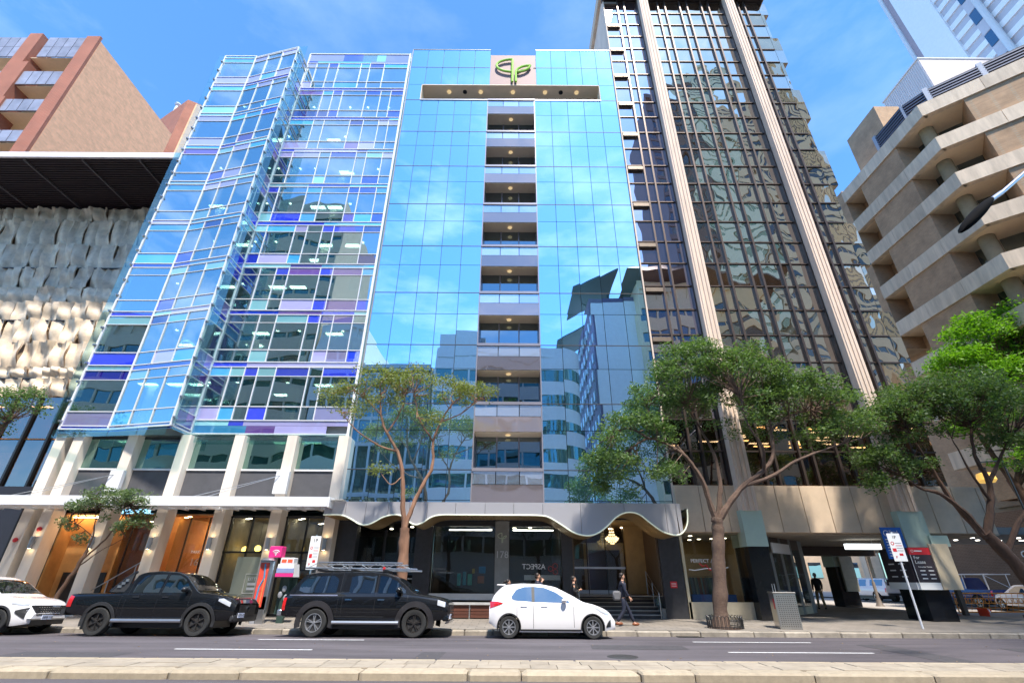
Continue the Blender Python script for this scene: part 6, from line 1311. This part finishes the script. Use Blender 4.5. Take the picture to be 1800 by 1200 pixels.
MB().bev(-.30,-.2,2.0,.22,.2,2.22,.02).build('top_box', white_paint, pb); box('red_light', emis('red_light',(1,.06,.03),1.2), pb, -.24,-.21,2.05,-.06,-.2,2.16); box('red_light', bpy.data.materials['red_light'], pb, -.01,-.21,2.05,.17,-.2,2.16)
box('pink_band', pk, pb, -.34,-.325,1.56,.34,-.31,1.68); box('blue_band', mat('dusty_blue',(.25,.30,.50),.5), pb, -.33,-.315,1.69,.33,-.30,1.85); MB().bev(-.12,0,0,.12,.2,1.55,.02).build('pedestal', mat('dark_green_post',(.03,.06,.05),.5), pb); box('back_panel', bpy.data.materials['dark_green_post'], pb, -.32,.2,.3,.32,.26,1.55)
for i, (dx, dz) in enumerate(((.0,1.15),(.1,.85),(-.12,.95))): MB().ball((dx,-.05,dz),(.09,.07,.12),8).build('handset_part', grey_metal, pb, True)
# small folding cafe stand near the pickup nose
cf = thing('cafe_sign_stand', 'small dark folding sign stand on the footpath beside the pickup bonnet', 'sign stand', (-9.95,20.6,.06)); MB().tube([(0,0,0),(.12,0,.8),(.24,0,0)],.015,5).tube([(0,.3,0),(.12,.1,.8),(.24,.3,0)],.015,5).build('frame', black, cf); box('board', black, cf, .03,-.01,.2,.21,.01,.7)
# orange barrier and cones
ob = thing('barrier', 'orange metal mesh crowd barrier standing in front of the blue pickup', 'barrier', (23.4,28.2,.02), R_(8)); om = mat('orange_paint',(.75,.27,.03),.5,var=.12)
MB().tube([(0,0,.15),(0,0,1.02),(4.4,0,1.02),(4.4,0,.15),(0,0,.15)],.032,6).build('frame', om, ob)
for k in range(3): MB().tube([(0,0,.34+.22*k),(4.4,0,.34+.22*k)],.018,5).build('rail', om, ob)
for i in range(12):
    MB().tube([(.2+i*.35+.13*math.cos(a),0,.66+.13*math.sin(a)) for a in np.linspace(0,6.283,11)],.016,5).build('ring', om, ob); MB().tube([(.05+i*.36,0,.15),(.4+i*.36,0,1.0)],.013,4).build('cross_wire', om, ob)
cone_o = mat('cone_orange',(.80,.06,.02),.5,var=.03)
for i, (x, y, lab, fall) in enumerate(((21.9,26.8,'upright red and white traffic cone beside the beige car reflection column',False),(23.6,27.0,'fallen red traffic cone lying at the kerb near the barrier',True))):
    c = thing('traffic_cone', lab if i else 'upright red and white traffic cone left of the orange barrier', 'traffic cone', (x,y,.12)); 
    if fall: c.rotation_euler = (0, R_(80), .4); c.location.z = .2
    MB().lathe([(.20,.03),(.05,.70),(0,.71)],14).build('cone', cone_o, c, True); MB().lathe([(.152,.27),(.108,.45)],14).build('white_band', white_letter, c, True); MB().bev(-.22,-.22,0,.22,.22,.03,.01).build('cone_base', cone_o, c)
# brown timber post leaning by the column, street lamp over the right edge, lamp post in side street
tp2 = thing('timber_frame', 'brown timber post standing between the cone and the column', 'post'); box('post', brown_beam, tp2, 20.6,25.6,.12,20.85,25.8,1.5); box('post', brown_beam, tp2, 22.1,26.3,.12,22.3,26.5,2.2)
sl_ = thing('street_lamp', 'street lamp reaching over the road from the right with a black oval head', 'street lamp', (0,0,0))
MB().tube([(17.5,9,0),(17.5,9,12.6),(17.1,9,13.3),(15.5,9,12.75),(12.4,9,10.4)],[.12,.08,.06,.05,.05],10).build('arm_and_pole', silver, sl_, True)
hd = MB().ball((0,0,0),(.86,.20,.13),16).build('lamp_head', mat('matt_black',(.008,.008,.009),.9,spec=.05), sl_, True); hd.location = (11.5,9,9.72); hd.rotation_euler = (0,-R_(41),0)
MB().tube([(12.0,9,10.15),(12.5,9,10.48)],.06,8).build('lamp_neck', silver, sl_, True)
bk_ = thing('side_lamp_post', 'slim post with a flared foot in the side street beside the white pickup', 'post', (26.1,38.0,.0)); MB().lathe([(.28,0),(.2,.15),(.1,.6),(.1,1.5),(.05,1.6),(.05,4)],12).build('post', mat('brown_grey_post',(.16,.13,.11),.6), bk_, True)
yl = thing('side_lamp', 'yellow shaded lamp among the branches of the leaning tree', 'lamp', (24.2,24.5,6.3)); MB().lathe([(.12,.28),(.34,.22),(.40,-.1),(.30,-.22),(0,-.24)],14).build('shade', mat('yellow_shade',(.85,.50,.10),.5,emit=(1,.6,.15),es=.25), yl, True); MB().lathe([(.10,.28),(.16,.5),(0,.6)],10).build('cap', black, yl, True); MB().tube([(0,0,.5),(0,.0,.8),(1.2,0,.9)],.03,6).tube([(1.2,0,.9),(1.2,0,-6.2)],.05,6).build('bracket', black, yl)
# leaf litter and road specks
sp_ = MB()
for _ in range(150):
    x = random.uniform(-14,16); y = random.choice((random.uniform(12,16.5), random.uniform(18.9,22.5))); z = .004 if y < 17 else .052+(y-18.78)*.0162+.004
    a = random.uniform(0,6); s_ = random.uniform(.02,.05); sp_.add([(x+s_*math.cos(a),y+s_*math.sin(a),z),(x-s_*math.sin(a)*.4,y+s_*.4*math.cos(a),z+.006),(x-s_*math.cos(a),y-s_*math.sin(a),z),(x+s_*.4*math.sin(a),y-s_*.4*math.cos(a),z+.006)],[(0,1,2,3)])
tag(sp_.build('leaf_litter', mat('dry_leaf',(.30,.20,.10),.8,var=.4,scale=30)), 'dry leaves scattered over the road and footpath', 'leaves', kind='stuff')
